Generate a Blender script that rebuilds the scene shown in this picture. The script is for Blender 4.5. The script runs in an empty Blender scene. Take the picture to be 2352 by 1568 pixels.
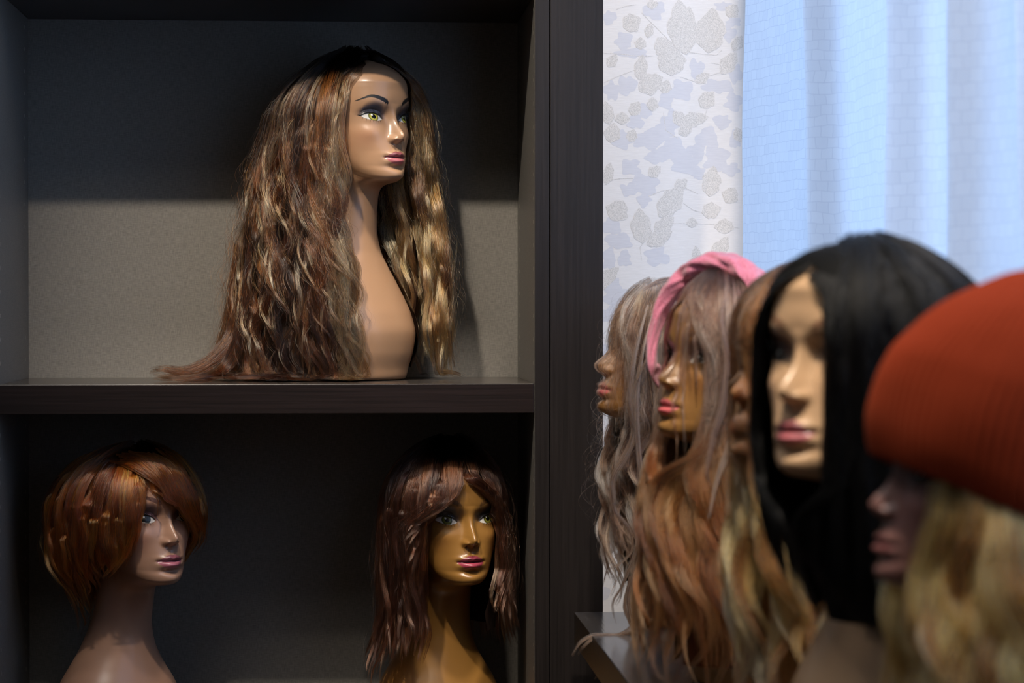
import bpy, bmesh, math, random
import numpy as np
from mathutils import Vector, Matrix

random.seed(7)
RNG = np.random.default_rng(11)
S = bpy.context.scene
COL = S.collection
PI = math.pi

# ------------------------------------------------------------------ camera
F = 85.0 / 36.0 * 2352.0                 # focal length in pixels
CAMZ = 1.35
VPX, VPY = 785.0, 706.0                  # where the +Y direction meets the picture
cam_d = bpy.data.cameras.new('camera')
cam = bpy.data.objects.new('camera', cam_d)
COL.objects.link(cam)
S.camera = cam
cam_d.sensor_width = 36.0
cam_d.lens = 85.0
cam_d.clip_start = 0.05
_loc = Vector(((VPX - 1176) / F, (784 - VPY) / F, -1.0))
_pitch = math.atan2(784 - VPY, F)
_yaw = math.atan2(1176 - VPX, F * math.cos(_pitch))
cam.matrix_world = (Matrix.Translation((0, 0, CAMZ)) @ Matrix.Rotation(-_yaw, 4, 'Z')
                    @ Matrix.Rotation(PI / 2 - _pitch, 4, 'X'))
_R = np.array(cam.matrix_world.to_3x3())


def at(px, py, Y):
    """world point at depth Y seen at picture point (px, py)"""
    d = _R @ np.array([(px - 1176) / F, (784 - py) / F, -1.0])
    return np.array([0, 0, CAMZ]) + d * (Y / d[1])


cam_d.dof.use_dof = True
cam_d.dof.focus_distance = 4.17
cam_d.dof.aperture_fstop = 4.9
cam_d.dof.aperture_blades = 9

# ------------------------------------------------------------------ helpers


def lin(r, g, b):
    f = lambda c: (c / 12.92 if c <= 0.04045 else ((c + 0.055) / 1.055) ** 2.4)
    return np.array([f(r / 255.0), f(g / 255.0), f(b / 255.0)])


def rgba(r, g, b):
    return tuple(lin(r, g, b)) + (1.0,)


def tag(o, label=None, cat=None, group=None, kind=None):
    if label:
        o['label'] = label
    if cat:
        o['category'] = cat
    if group:
        o['group'] = group
    if kind:
        o['kind'] = kind
    return o


def empty(name, loc=(0, 0, 0), rz=0.0, scale=1.0):
    o = bpy.data.objects.new(name, None)
    o.empty_display_size = 0.05
    COL.objects.link(o)
    o.location = loc
    o.rotation_euler = (0, 0, rz)
    o.scale = (scale,) * 3
    return o


def link(name, me, mat=None, parent=None):
    o = bpy.data.objects.new(name, me)
    COL.objects.link(o)
    if mat is not None:
        for m in (mat if isinstance(mat, (list, tuple)) else [mat]):
            me.materials.append(m)
    if parent is not None:
        o.parent = parent
    return o


def np_mesh(name, v, f, smooth=True, mi=None):
    """v n x 3, f m x 4 (or list of polygons)"""
    me = bpy.data.meshes.new(name)
    if isinstance(f, np.ndarray):
        k = f.shape[1]
        me.vertices.add(len(v))
        me.vertices.foreach_set('co', np.asarray(v, dtype=np.float32).ravel())
        me.loops.add(f.size)
        me.loops.foreach_set('vertex_index', f.astype(np.int32).ravel())
        me.polygons.add(len(f))
        me.polygons.foreach_set('loop_start', np.arange(0, f.size, k, dtype=np.int32))
        me.polygons.foreach_set('loop_total', np.full(len(f), k, dtype=np.int32))
        me.update(calc_edges=True)
    else:
        me.from_pydata([tuple(map(float, p)) for p in v], [], f)
        me.update()
    if mi is not None:
        me.polygons.foreach_set('material_index', np.asarray(mi, dtype=np.int32))
    me.polygons.foreach_set('use_smooth', np.full(len(me.polygons), smooth, dtype=bool))
    return me


def set_col(me, cols, name='col'):
    a = me.attributes.new(name, 'FLOAT_COLOR', 'POINT')
    c = np.ones((len(me.vertices), 4), dtype=np.float32)
    c[:, :3] = cols
    a.data.foreach_set('color', c.ravel())


def box_bm(bm, lo, hi, bev=0.0):
    r = bmesh.ops.create_cube(bm, size=1.0)
    vs = r['verts']
    for v in vs:
        v.co = Vector([(lo[i] + hi[i]) / 2 + v.co[i] * (hi[i] - lo[i]) for i in range(3)])
    if bev > 0:
        es = list({e for v in vs for e in v.link_edges})
        bmesh.ops.bevel(bm, geom=es, offset=bev, segments=2, profile=0.5, affect='EDGES')


def box(name, lo, hi, mat, parent=None, bev=0.0):
    bm = bmesh.new()
    box_bm(bm, lo, hi, bev)
    me = bpy.data.meshes.new(name)
    bm.to_mesh(me)
    bm.free()
    return link(name, me, mat, parent)


def smooth(a, b, x):
    t = np.clip((x - a) / (b - a + 1e-12), 0, 1)
    return t * t * (3 - 2 * t)


def pchip(xs, ys, x):
    """monotone cubic interpolation, xs ascending"""
    xs = np.asarray(xs, float)
    ys = np.asarray(ys, float)
    h = np.diff(xs)
    d = np.diff(ys) / h
    m = np.zeros(len(xs))
    m[0], m[-1] = d[0], d[-1]
    for i in range(1, len(xs) - 1):
        if d[i - 1] * d[i] > 0:
            w1 = 2 * h[i] + h[i - 1]
            w2 = h[i] + 2 * h[i - 1]
            m[i] = (w1 + w2) / (w1 / d[i - 1] + w2 / d[i])
    x = np.clip(x, xs[0], xs[-1])
    i = np.clip(np.searchsorted(xs, x) - 1, 0, len(h) - 1)
    t = (x - xs[i]) / h[i]
    return ((1 + 2 * t) * (1 - t) ** 2 * ys[i] + t * (1 - t) ** 2 * h[i] * m[i]
            + t * t * (3 - 2 * t) * ys[i + 1] + t * t * (t - 1) * h[i] * m[i + 1])


# ------------------------------------------------------------------ materials
def new_mat(name):
    m = bpy.data.materials.new(name)
    m.use_nodes = True
    nt = m.node_tree
    b = nt.nodes['Principled BSDF']
    return m, nt, b


def N(nt, t, **kw):
    n = nt.nodes.new(t)
    for k, v in kw.items():
        if k in n.inputs:
            n.inputs[k].default_value = v
        else:
            setattr(n, k, v)
    return n


def plain(name, col, rough=0.5, coat=0.0, spec=0.5, metallic=0.0):
    m, nt, b = new_mat(name)
    b.inputs['Base Color'].default_value = rgba(*col)
    b.inputs['Roughness'].default_value = rough
    b.inputs['Coat Weight'].default_value = coat
    b.inputs['Specular IOR Level'].default_value = spec
    b.inputs['Metallic'].default_value = metallic
    return m


def mat_wood(name, c1, c2, axis='Z', rough=0.38):
    m, nt, b = new_mat(name)
    tc = N(nt, 'ShaderNodeTexCoord')
    mp = N(nt, 'ShaderNodeMapping')
    sc = {'Z': (260, 260, 5), 'X': (5, 260, 260), 'Y': (260, 5, 260)}[axis]
    mp.inputs['Scale'].default_value = sc
    n1 = N(nt, 'ShaderNodeTexNoise', Scale=1.0, Detail=4.0, Roughness=0.6)
    n2 = N(nt, 'ShaderNodeTexNoise', Scale=3.0, Detail=2.0)
    cr = N(nt, 'ShaderNodeValToRGB')
    cr.color_ramp.elements[0].position = 0.35
    cr.color_ramp.elements[0].color = rgba(*c1)
    cr.color_ramp.elements[1].position = 0.7
    cr.color_ramp.elements[1].color = rgba(*c2)
    bp = N(nt, 'ShaderNodeBump', Strength=0.12, Distance=0.001)
    L = nt.links.new
    L(tc.outputs['Object'], mp.inputs['Vector'])
    L(mp.outputs['Vector'], n1.inputs['Vector'])
    L(tc.outputs['Object'], n2.inputs['Vector'])
    L(n1.outputs['Fac'], cr.inputs['Fac'])
    L(cr.outputs['Color'], b.inputs['Base Color'])
    L(n1.outputs['Fac'], bp.inputs['Height'])
    L(bp.outputs['Normal'], b.inputs['Normal'])
    b.inputs['Roughness'].default_value = rough
    return m


def mat_linen(name, c1, c2, rough=0.55):
    """grey laminate with a woven linen look"""
    m, nt, b = new_mat(name)
    L = nt.links.new
    tc = N(nt, 'ShaderNodeTexCoord')
    ma = N(nt, 'ShaderNodeMapping')
    ma.inputs['Scale'].default_value = (900, 900, 90)
    mb = N(nt, 'ShaderNodeMapping')
    mb.inputs['Scale'].default_value = (90, 90, 900)
    na = N(nt, 'ShaderNodeTexNoise', Scale=1.0, Detail=2.0)
    nb = N(nt, 'ShaderNodeTexNoise', Scale=1.0, Detail=2.0)
    ad = N(nt, 'ShaderNodeMath', operation='ADD')
    cr = N(nt, 'ShaderNodeValToRGB')
    cr.color_ramp.elements[0].position = 0.75 / 2
    cr.color_ramp.elements[0].color = rgba(*c1)
    cr.color_ramp.elements[1].position = 1.25 / 2
    cr.color_ramp.elements[1].color = rgba(*c2)
    ml = N(nt, 'ShaderNodeMath', operation='MULTIPLY')
    ml.inputs[1].default_value = 0.5
    L(tc.outputs['Object'], ma.inputs['Vector'])
    L(tc.outputs['Object'], mb.inputs['Vector'])
    L(ma.outputs['Vector'], na.inputs['Vector'])
    L(mb.outputs['Vector'], nb.inputs['Vector'])
    L(na.outputs['Fac'], ad.inputs[0])
    L(nb.outputs['Fac'], ad.inputs[1])
    L(ad.outputs[0], ml.inputs[0])
    L(ml.outputs[0], cr.inputs['Fac'])
    L(cr.outputs['Color'], b.inputs['Base Color'])
    b.inputs['Roughness'].default_value = rough
    return m


def mat_attr(name, rough=0.35, coat=0.0, spec=0.5, sss=0.0, coat_rough=0.1):
    m, nt, b = new_mat(name)
    a = N(nt, 'ShaderNodeAttribute', attribute_name='col')
    nt.links.new(a.outputs['Color'], b.inputs['Base Color'])
    b.inputs['Roughness'].default_value = rough
    b.inputs['Coat Weight'].default_value = coat
    b.inputs['Coat Roughness'].default_value = coat_rough
    b.inputs['Specular IOR Level'].default_value = spec
    return m


def mat_hair(name, rough=0.3, radial=0.45, coat=0.0, offset=2.0, ior=1.55):
    m = bpy.data.materials.new(name)
    m.use_nodes = True
    nt = m.node_tree
    nt.nodes.clear()
    out = N(nt, 'ShaderNodeOutputMaterial')
    h = N(nt, 'ShaderNodeBsdfHairPrincipled')
    h.model = 'CHIANG'
    h.parametrization = 'COLOR'
    a = N(nt, 'ShaderNodeAttribute', attribute_name='col')
    nt.links.new(a.outputs['Color'], h.inputs['Color'])
    h.inputs['Roughness'].default_value = rough
    h.inputs['Radial Roughness'].default_value = radial
    h.inputs['Coat'].default_value = coat
    h.inputs['Offset'].default_value = math.radians(offset)
    h.inputs['Random Roughness'].default_value = 0.2
    h.inputs['IOR'].default_value = ior
    nt.links.new(h.outputs[0], out.inputs[0])
    return m


M_WENGE_V = mat_wood('wenge_vertical', (23, 19, 18), (34, 29, 28), 'Z')
M_WENGE_H = mat_wood('wenge_horizontal', (27, 21, 20), (40, 31, 30), 'X', rough=0.3)
M_LINEN = mat_linen('linen_laminate', (116, 113, 108), (143, 139, 132), rough=0.5)
M_INNER = mat_linen('inner_laminate', (104, 102, 98), (124, 121, 115), rough=0.45)
M_HOLE = plain('pin_hole_rim', (205, 200, 190), 0.4)
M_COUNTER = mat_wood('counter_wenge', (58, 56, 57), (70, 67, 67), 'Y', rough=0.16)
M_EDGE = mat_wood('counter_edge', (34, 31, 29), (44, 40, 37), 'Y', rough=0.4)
M_HAIR = mat_hair('wig_fibre', rough=0.16, radial=0.32)
M_HAIR_SOFT = mat_hair('wig_fibre_soft', rough=0.34, radial=0.5)
M_HAIR_BLACK = mat_hair('wig_fibre_black', rough=0.38, radial=0.6, ior=1.33)
M_SKIN = mat_attr('mannequin_skin', rough=0.36, coat=0.35, coat_rough=0.22)
M_LIPS = mat_attr('mannequin_lips', rough=0.32, coat=0.3, coat_rough=0.15)
M_EYE = mat_attr('mannequin_eye', rough=0.3, coat=0.25, coat_rough=0.05, spec=0.3)
M_BROW = mat_attr('mannequin_brow', rough=0.5)
M_LASH = plain('eyelash_black', (8, 8, 9), 0.5)
M_CAP = mat_attr('wig_cap', rough=0.75, spec=0.15)

# ------------------------------------------------------------------ room
DZ = lambda dz: CAMZ + dz
CY0, CY1 = 4.0, 4.387                      # cabinet front and back panel
XL, XR = at(-4.6, 706, CY0)[0], at(1227.8, 706, CY0)[0]
X_SIDE = at(1262, 706, CY0)[0]
X_FILL = at(1385.5, 706, CY0)[0]
WALL_Y = 4.42
ROOM_X0, ROOM_X1 = -2.6, 0.80
ROOM_Y0, ROOM_Z1 = -0.6, 4.3


def structure(name, lo, hi, mat):
    return tag(box(name, lo, hi, mat), kind='structure')


M_PAINT = plain('wall_paint', (140, 136, 130), 0.8)
M_CEIL = plain('ceiling_paint', (215, 213, 208), 0.85)
M_FLOOR = mat_wood('floor_boards', (70, 52, 40), (98, 74, 56), 'Y', rough=0.45)
structure('floor', (ROOM_X0, ROOM_Y0, -0.1), (ROOM_X1, WALL_Y, 0.0), M_FLOOR)
structure('ceiling', (ROOM_X0, ROOM_Y0, ROOM_Z1), (ROOM_X1, WALL_Y, ROOM_Z1 + 0.1), M_CEIL)
structure('wall_left', (ROOM_X0 - 0.1, ROOM_Y0, 0), (ROOM_X0, WALL_Y, ROOM_Z1), M_PAINT)
structure('wall_front', (ROOM_X0, ROOM_Y0 - 0.1, 0), (ROOM_X1, ROOM_Y0, ROOM_Z1), M_PAINT)

# right wall with its window opening
WY0, WY1, WZ0, WZ1 = 1.3, 4.38, 1.02, 3.1
bm = bmesh.new()
RX0, RX1 = ROOM_X1, ROOM_X1 + 0.14
box_bm(bm, (RX0, ROOM_Y0, 0), (RX1, WALL_Y, WZ0))
box_bm(bm, (RX0, ROOM_Y0, WZ1), (RX1, WALL_Y, ROOM_Z1))
box_bm(bm, (RX0, ROOM_Y0, WZ0), (RX1, WY0, WZ1))
box_bm(bm, (RX0, WY1, WZ0), (RX1, WALL_Y, WZ1))
me = bpy.data.meshes.new('wall_right')
bm.to_mesh(me)
bm.free()
tag(link('wall_right', me, M_PAINT), kind='structure')
bm = bmesh.new()
M_WHITE = plain('window_paint', (225, 226, 228), 0.4)
for y in (WY0 + 0.03, (WY0 + WY1) / 2, WY1 - 0.03):
    box_bm(bm, (RX0 + 0.05, y - 0.03, WZ0), (RX0 + 0.11, y + 0.03, WZ1), 0.006)
for z in (WZ0 + 0.03, WZ1 - 0.03):
    box_bm(bm, (RX0 + 0.05, WY0, z - 0.03), (RX0 + 0.11, WY1, z + 0.03), 0.006)
me = bpy.data.meshes.new('window_1')
bm.to_mesh(me)
bm.free()
tag(link('window_1', me, M_WHITE), kind='structure')

# ------------------------------------------------------------------ wallpaper on the back wall


def mat_paper():
    m, nt, b = new_mat('wallpaper_ground')
    L = nt.links.new
    tc = N(nt, 'ShaderNodeTexCoord')
    mp = N(nt, 'ShaderNodeMapping')
    mp.inputs['Scale'].default_value = (60, 60, 900)
    n = N(nt, 'ShaderNodeTexNoise', Scale=1.0, Detail=2.0)
    cr = N(nt, 'ShaderNodeValToRGB')
    cr.color_ramp.elements[0].position = 0.35
    cr.color_ramp.elements[0].color = rgba(224, 216, 207)
    cr.color_ramp.elements[1].position = 0.65
    cr.color_ramp.elements[1].color = rgba(230, 222, 213)
    bp = N(nt, 'ShaderNodeBump', Strength=0.25, Distance=0.0006)
    L(tc.outputs['Object'], mp.inputs['Vector'])
    L(mp.outputs['Vector'], n.inputs['Vector'])
    L(n.outputs['Fac'], cr.inputs['Fac'])
    L(cr.outputs['Color'], b.inputs['Base Color'])
    L(n.outputs['Fac'], bp.inputs['Height'])
    L(bp.outputs['Normal'], b.inputs['Normal'])
    b.inputs['Roughness'].default_value = 0.6
    return m


def mat_print(name, c1, c2, scale, lo, hi, stretch=1.0):
    m, nt, b = new_mat(name)
    L = nt.links.new
    tc = N(nt, 'ShaderNodeTexCoord')
    mp = N(nt, 'ShaderNodeMapping')
    mp.inputs['Scale'].default_value = (scale, scale, scale * stretch)
    n = N(nt, 'ShaderNodeTexNoise', Scale=1.0, Detail=1.0)
    cr = N(nt, 'ShaderNodeValToRGB')
    cr.color_ramp.elements[0].position = lo
    cr.color_ramp.elements[0].color = rgba(*c1)
    cr.color_ramp.elements[1].position = hi
    cr.color_ramp.elements[1].color = rgba(*c2)
    L(tc.outputs['Object'], mp.inputs['Vector'])
    L(mp.outputs['Vector'], n.inputs['Vector'])
    L(n.outputs['Fac'], cr.inputs['Fac'])
    L(cr.outputs['Color'], b.inputs['Base Color'])
    b.inputs['Roughness'].default_value = 0.5
    return m


def build_wallpaper():
    V, FA, MI = [], [], []

    def poly(pts, y, mi):
        b0 = len(V)
        V.extend([(p[0], y, p[1]) for p in pts])
        c = (sum(p[0] for p in pts) / len(pts), sum(p[1] for p in pts) / len(pts))
        V.append((c[0], y, c[1]))
        n = len(pts)
        for i in range(n):
            FA.append((b0 + i, b0 + (i + 1) % n, b0 + n))
            MI.append(mi)

    rnd = random.Random(5)
    mm = WALL_Y / F

    def w(zx, zy):                    # picture measurement on the wall -> wall metres
        p = at(1180 + zx / 2.007, zy / 2.007, WALL_Y)
        return p[0], p[2]

    def leaf(cx, cz, ln, wd, ang, y, mi):
        pts = []
        n = 40
        for i in range(n):
            t = i / n * 2 * PI
            u = math.cos(t)
            r = abs(math.sin(t)) ** 1.75 * (1 - 0.2 * u) * 1.12
            x = wd / 2 * r * (1 if math.sin(t) > 0 else -1) * (1 + 0.10 * math.sin(7 * t + cx * 90) + 0.05 * math.sin(13 * t))
            z = ln / 2 * u
            a = math.radians(ang)
            pts.append((cx + x * math.cos(a) + z * math.sin(a), cz - x * math.sin(a) + z * math.cos(a)))
        poly(pts, y, mi)

    def petal(cx, cz, a_, b_, y, mi):
        ph, ph2 = rnd.random() * 6.28, rnd.random() * 6.28
        k = rnd.choice((3, 4, 5))
        rot = rnd.random() * 6.28
        pts = []
        for i in range(36):
            t = i / 36 * 2 * PI
            r = 1 + 0.16 * math.sin(k * t + ph) + 0.07 * math.sin(7 * t + ph2)
            notch = math.exp(-((math.cos(t - rot) - 1) / 0.05) ** 2)
            r *= 1 - 0.35 * notch
            pts.append((cx + a_ / 2 * r * math.cos(t), cz + b_ / 2 * r * math.sin(t)))
        poly(pts, y, mi)

    def twig(pts, y, mi, th=0.0011):
        for (x0, z0), (x1, z1) in zip(pts[:-1], pts[1:]):
            dx, dz = x1 - x0, z1 - z0
            l = math.hypot(dx, dz) + 1e-9
            nx, nz = -dz / l * th / 2, dx / l * th / 2
            b0 = len(V)
            V.extend([(x0 + nx, y, z0 + nz), (x1 + nx, y, z1 + nz), (x1 - nx, y, z1 - nz), (x0 - nx, y, z0 - nz)])
            FA.append((b0, b0 + 1, b0 + 2, b0 + 3))
            MI.append(mi)

    # ground
    gx0, gx1, gz0, gz1 = ROOM_X0, ROOM_X1, 0.0, ROOM_Z1
    V.extend([(gx0, WALL_Y, gz0), (gx1, WALL_Y, gz0), (gx1, WALL_Y, gz1), (gx0, WALL_Y, gz1)])
    FA.append((0, 1, 2, 3))
    MI.append(0)
    leaves = [(778, 125, 232, 112, -8), (908, 140, 190, 112, 6), (545, 105, 82, 72, 60), (585, 200, 52, 44, 0), (625, 140, 64, 34, 10),
              (690, 215, 90, 72, -30), (728, 280, 125, 105, 0), (587, 310, 108, 50, 8), (455, 280, 64, 40, 35), (632, 385, 115, 80, 60),
              (992, 290, 112, 60, 35), (560, 500, 66, 46, 30), (500, 545, 54, 52, 0), (432, 520, 100, 50, -10), (762, 545, 76, 52, -40),
              (834, 550, 118, 54, 80), (892, 460, 84, 62, 40), (545, 625, 56, 42, 20), (455, 612, 84, 62, 10), (792, 600, 66, 44, 60),
              (912, 835, 130, 72, 8), (435, 800, 94, 44, 12), (650, 790, 64, 42, 50), (772, 850, 66, 44, 50), (587, 1040, 148, 78, -6),
              (480, 970, 96, 84, 30), (694, 1040, 108, 60, 48), (672, 1098, 120, 56, 62), (726, 928, 165, 84, 38), (912, 970, 84, 62, 75),
              (1000, 900, 74, 62, 30), (822, 1025, 44, 42, 0), (972, 1042, 64, 72, 0), (845, 1185, 96, 42, -8), (950, 1150, 130, 60, 32),
              (1032, 200, 74, 42, 30), (1008, 50, 64, 54, 40), (1036, 620, 64, 42, -20), (800, 60, 60, 40, 20), (640, 20, 50, 34, 80),
              (700, 400, 60, 46, 20), (870, 360, 70, 40, 60), (640, 480, 60, 44, 0)]
    petals = [(510, 190, 84, 84), (548, 245, 150, 46), (650, 50, 104, 84), (440, 80, 66, 66), (975, 30, 96, 46), (992, 150, 66, 86),
              (1012, 100, 74, 46), (843, 315, 68, 94), (522, 390, 88, 96), (450, 420, 76, 86), (612, 510, 76, 66), (770, 415, 116, 96),
              (702, 462, 66, 86), (940, 400, 148, 66), (1012, 470, 86, 86), (500, 640, 96, 96), (622, 640, 148, 96), (722, 560, 86, 106),
              (732, 700, 138, 126), (892, 640, 106, 106), (932, 730, 126, 116), (792, 752, 126, 106), (542, 770, 96, 76), (602, 850, 136, 96),
              (602, 922, 66, 66), (530, 872, 76, 66), (850, 800, 66, 66), (962, 560, 86, 66), (452, 1040, 86, 86), (482, 1112, 126, 76),
              (442, 1192, 66, 106), (512, 1192, 66, 76), (662, 1182, 116, 86), (1022, 340, 66, 86), (1022, 642, 56, 86), (1002, 780, 76, 66),
              (690, 610, 90, 80), (840, 700, 90, 80), (560, 560, 80, 70), (650, 720, 90, 70)]
    twigs = [[(470, 45), (520, 28), (565, 22)], [(590, 60), (640, 110), (720, 190)], [(700, 215), (780, 238), (880, 250), (935, 255)],
             [(935, 255), (950, 240), (960, 232)], [(415, 245), (480, 248), (600, 262), (640, 258)], [(415, 382), (480, 352), (560, 322)],
             [(880, 540), (892, 500), (905, 470)], [(450, 828), (500, 823), (550, 822)], [(620, 905), (680, 880), (780, 862), (850, 893)],
             [(720, 1030), (800, 1030), (900, 1032), (1040, 1052)], [(780, 935), (830, 970), (900, 985)], [(590, 1200), (582, 1140), (640, 1060)],
             [(910, 290), (960, 300), (1010, 290)], [(770, 355), (830, 375), (900, 350), (1000, 320)], [(690, 520), (700, 600), (760, 640)]]
    k = 0
    for (zx, zy, a_, b_) in petals:
        x, z = w(zx, zy)
        k += 1
        petal(x, z, a_ / 2.007 * mm, b_ / 2.007 * mm, WALL_Y - 0.0001 - 0.000001 * k, 2)
    for (zx, zy, ln, wd, an) in leaves:
        x, z = w(zx, zy)
        k += 1
        leaf(x, z, ln * 1.12 / 2.007 * mm, wd * 1.1 / 2.007 * mm, an, WALL_Y - 0.00025 - 0.000001 * k, 1)
    for tw in twigs:
        twig([w(*p) for p in tw], WALL_Y - 0.00022, 1)
    # the same print carried on over the rest of the wall
    zlo = w(500, 1215)[1]
    zhi = w(500, 0)[1]
    for i in range(620):
        x = rnd.uniform(X_FILL - 0.02, ROOM_X1)
        z = rnd.uniform(0.2, 2.9)
        if zlo - 0.02 < z < zhi + 0.03 and x < at(1712, 700, WALL_Y)[0] + 0.02:
            continue
        k += 1
        if rnd.random() < 0.55:
            petal(x, z, rnd.uniform(.026, .056), rnd.uniform(.026, .05), WALL_Y - 0.0001 - 0.000001 * (k % 90), 2)
        else:
            leaf(x, z, rnd.uniform(.025, .07), rnd.uniform(.016, .034), rnd.uniform(-60, 80), WALL_Y - 0.00025 - 0.000001 * (k % 90), 1)
    me = np_mesh('wall_back', V, FA, smooth=False, mi=MI)
    o = link('wall_back', me, [mat_paper(),
                               mat_print('wallpaper_leaf', (189, 181, 170), (227, 218, 207), 1100, 0.36, 0.60),
                               mat_print('wallpaper_petal', (207, 202, 201), (213, 208, 206), 60, 0.35, 0.65, 14)])
    tag(o, kind='structure')
    return o


build_wallpaper()

# ------------------------------------------------------------------ bookcase
bk = empty('bookcase', ((XL + XR) / 2, CY1, 0))
tag(bk, 'tall dark wenge bookcase with grey linen back and open shelves of wig heads', 'bookcase')
bk_inv = Matrix.Translation(-Vector(bk.location))


def part(name, lo, hi, mat, bev=0.0, parent=bk):
    L0 = Vector(parent.location)
    return box(name, tuple(Vector(lo) - L0), tuple(Vector(hi) - L0), mat, parent, bev)


ZTOP = DZ(1.22)
XL0 = XL - 0.025


def side_panel(x0, x1, face_x, sgn):
    """panel with its row of shelf-pin holes on the inner face"""
    bm = bmesh.new()
    L0 = Vector(bk.location)
    box_bm(bm, tuple(Vector((x0, CY0, 0)) - L0), tuple(Vector((x1, CY1 + 0.01, ZTOP)) - L0), 0.0008)
    for fc in bm.faces:
        fc.normal_update()
        fc.material_index = 1 if fc.normal.x * sgn > 0.9 else 0
    z = at(1224, 17.5, CY0)[2] % 0.03925
    y = CY0 + 0.036 - 0.012
    while z < ZTOP - 0.02:
        if z > 0.1:
            for yy in (CY0 + 0.022, CY1 - 0.05):
                c = [bm.verts.new(Vector((face_x + sgn * 0.0004, yy + 0.0028 * math.cos(a), z + 0.0038 * math.sin(a))) - L0)
                     for a in [i / 10 * 2 * PI for i in range(10)]]
                bm.faces.new(c).material_index = 2
        z += 0.03925
    me = bpy.data.meshes.new('side_panel')
    bm.to_mesh(me)
    bm.free()
    return link('side_panel', me, [M_WENGE_V, M_INNER, M_HOLE], bk)


side_panel(XL0, XL, XL, 1)
side_panel(XR, X_SIDE - 0.0006, XR, -1)
part('filler_panel', (X_SIDE + 0.0006, CY0 + 0.0006, 0), (X_FILL, CY1 + 0.01, ZTOP), M_WENGE_V, 0.0008)
part('back_panel', (XL, CY1, 0.05), (XR, CY1 + 0.008, ZTOP), M_LINEN)
part('plinth', (XL, CY0 + 0.03, 0.0), (XR, CY0 + 0.05, 0.07), M_WENGE_H)


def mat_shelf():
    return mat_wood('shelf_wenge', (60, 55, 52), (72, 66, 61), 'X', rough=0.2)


M_SHELFTOP = mat_shelf()
SHELF_T = 0.049
SHELF_Z = [DZ(-0.126), DZ(0.516) + SHELF_T, DZ(-0.820)]
for zt in SHELF_Z + [0.085]:
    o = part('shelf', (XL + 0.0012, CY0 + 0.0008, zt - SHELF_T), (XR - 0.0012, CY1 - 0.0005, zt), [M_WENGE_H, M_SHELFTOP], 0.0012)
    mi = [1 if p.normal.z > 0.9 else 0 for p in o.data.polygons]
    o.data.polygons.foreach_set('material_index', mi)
part('top_panel', (XL0, CY0, ZTOP), (X_FILL, CY1 + 0.01, ZTOP + 0.025), M_WENGE_H, 0.001)

# ------------------------------------------------------------------ counter under the window
CT_Z = DZ(-0.495)
CT_Y1 = 3.9065
CT_X0 = at(1318.7, 1409.7, CT_Y1)[0]
CT_X1 = ROOM_X1 - 0.002
CT_T = 0.052
ct = empty('wall_shelf', (CT_X0, CT_Y1, CT_Z))
tag(ct, 'long dark wall shelf under the curtained window carrying the row of wig heads', 'shelf')
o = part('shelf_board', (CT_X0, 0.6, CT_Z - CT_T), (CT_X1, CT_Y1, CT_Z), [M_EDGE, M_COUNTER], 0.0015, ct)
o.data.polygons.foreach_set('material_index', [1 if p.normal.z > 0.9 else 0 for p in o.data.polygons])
for y in (1.0, 2.1, 3.2):
    bm = bmesh.new()
    L0 = Vector(ct.location)
    box_bm(bm, tuple(Vector((CT_X1 - 0.02, y - 0.015, CT_Z - CT_T - 0.2)) - L0), tuple(Vector((CT_X1, y + 0.015, CT_Z - CT_T)) - L0))
    box_bm(bm, tuple(Vector((CT_X1 - 0.28, y - 0.015, CT_Z - CT_T - 0.02)) - L0), tuple(Vector((CT_X1, y + 0.015, CT_Z - CT_T)) - L0))
    me = bpy.data.meshes.new('bracket')
    bm.to_mesh(me)
    bm.free()
    link('bracket', me, M_EDGE, ct)

# ------------------------------------------------------------------ curtain


def mat_curtain():
    m = bpy.data.materials.new('sheer_curtain')
    m.use_nodes = True
    nt = m.node_tree
    nt.nodes.clear()
    L = nt.links.new
    out = N(nt, 'ShaderNodeOutputMaterial')
    uv = N(nt, 'ShaderNodeUVMap')
    br = N(nt, 'ShaderNodeTexBrick', Scale=1.0)
    br.offset = 0.5
    br.inputs['Color1'].default_value = (0.72, 0.72, 0.72, 1)
    br.inputs['Color2'].default_value = (0.685, 0.685, 0.69, 1)
    br.inputs['Mortar'].default_value = (0.61, 0.61, 0.63, 1)
    br.inputs['Brick Width'].default_value = 0.019
    br.inputs['Row Height'].default_value = 0.0165
    br.inputs['Mortar Size'].default_value = 0.0007
    br.inputs['Mortar Smooth'].default_value = 0.6
    mp = N(nt, 'ShaderNodeMapping')
    nz = N(nt, 'ShaderNodeTexNoise', Scale=25.0, Detail=2.0)
    mx = N(nt, 'ShaderNodeMixRGB', blend_type='ADD')
    mx.inputs['Fac'].default_value = 0.012
    d = N(nt, 'ShaderNodeBsdfDiffuse')
    t = N(nt, 'ShaderNodeBsdfTranslucent')
    ms = N(nt, 'ShaderNodeMixShader')
    ms.inputs[0].default_value = 0.72
    L(uv.outputs[0], mx.inputs[1])
    L(uv.outputs[0], nz.inputs['Vector'])
    L(nz.outputs['Color'], mx.inputs[2])
    L(mx.outputs[0], br.inputs['Vector'])
    L(br.outputs['Color'], d.inputs['Color'])
    L(br.outputs['Color'], t.inputs['Color'])
    L(d.outputs[0], ms.inputs[1])
    L(t.outputs[0], ms.inputs[2])
    L(ms.outputs[0], out.inputs[0])
    return m


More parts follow.
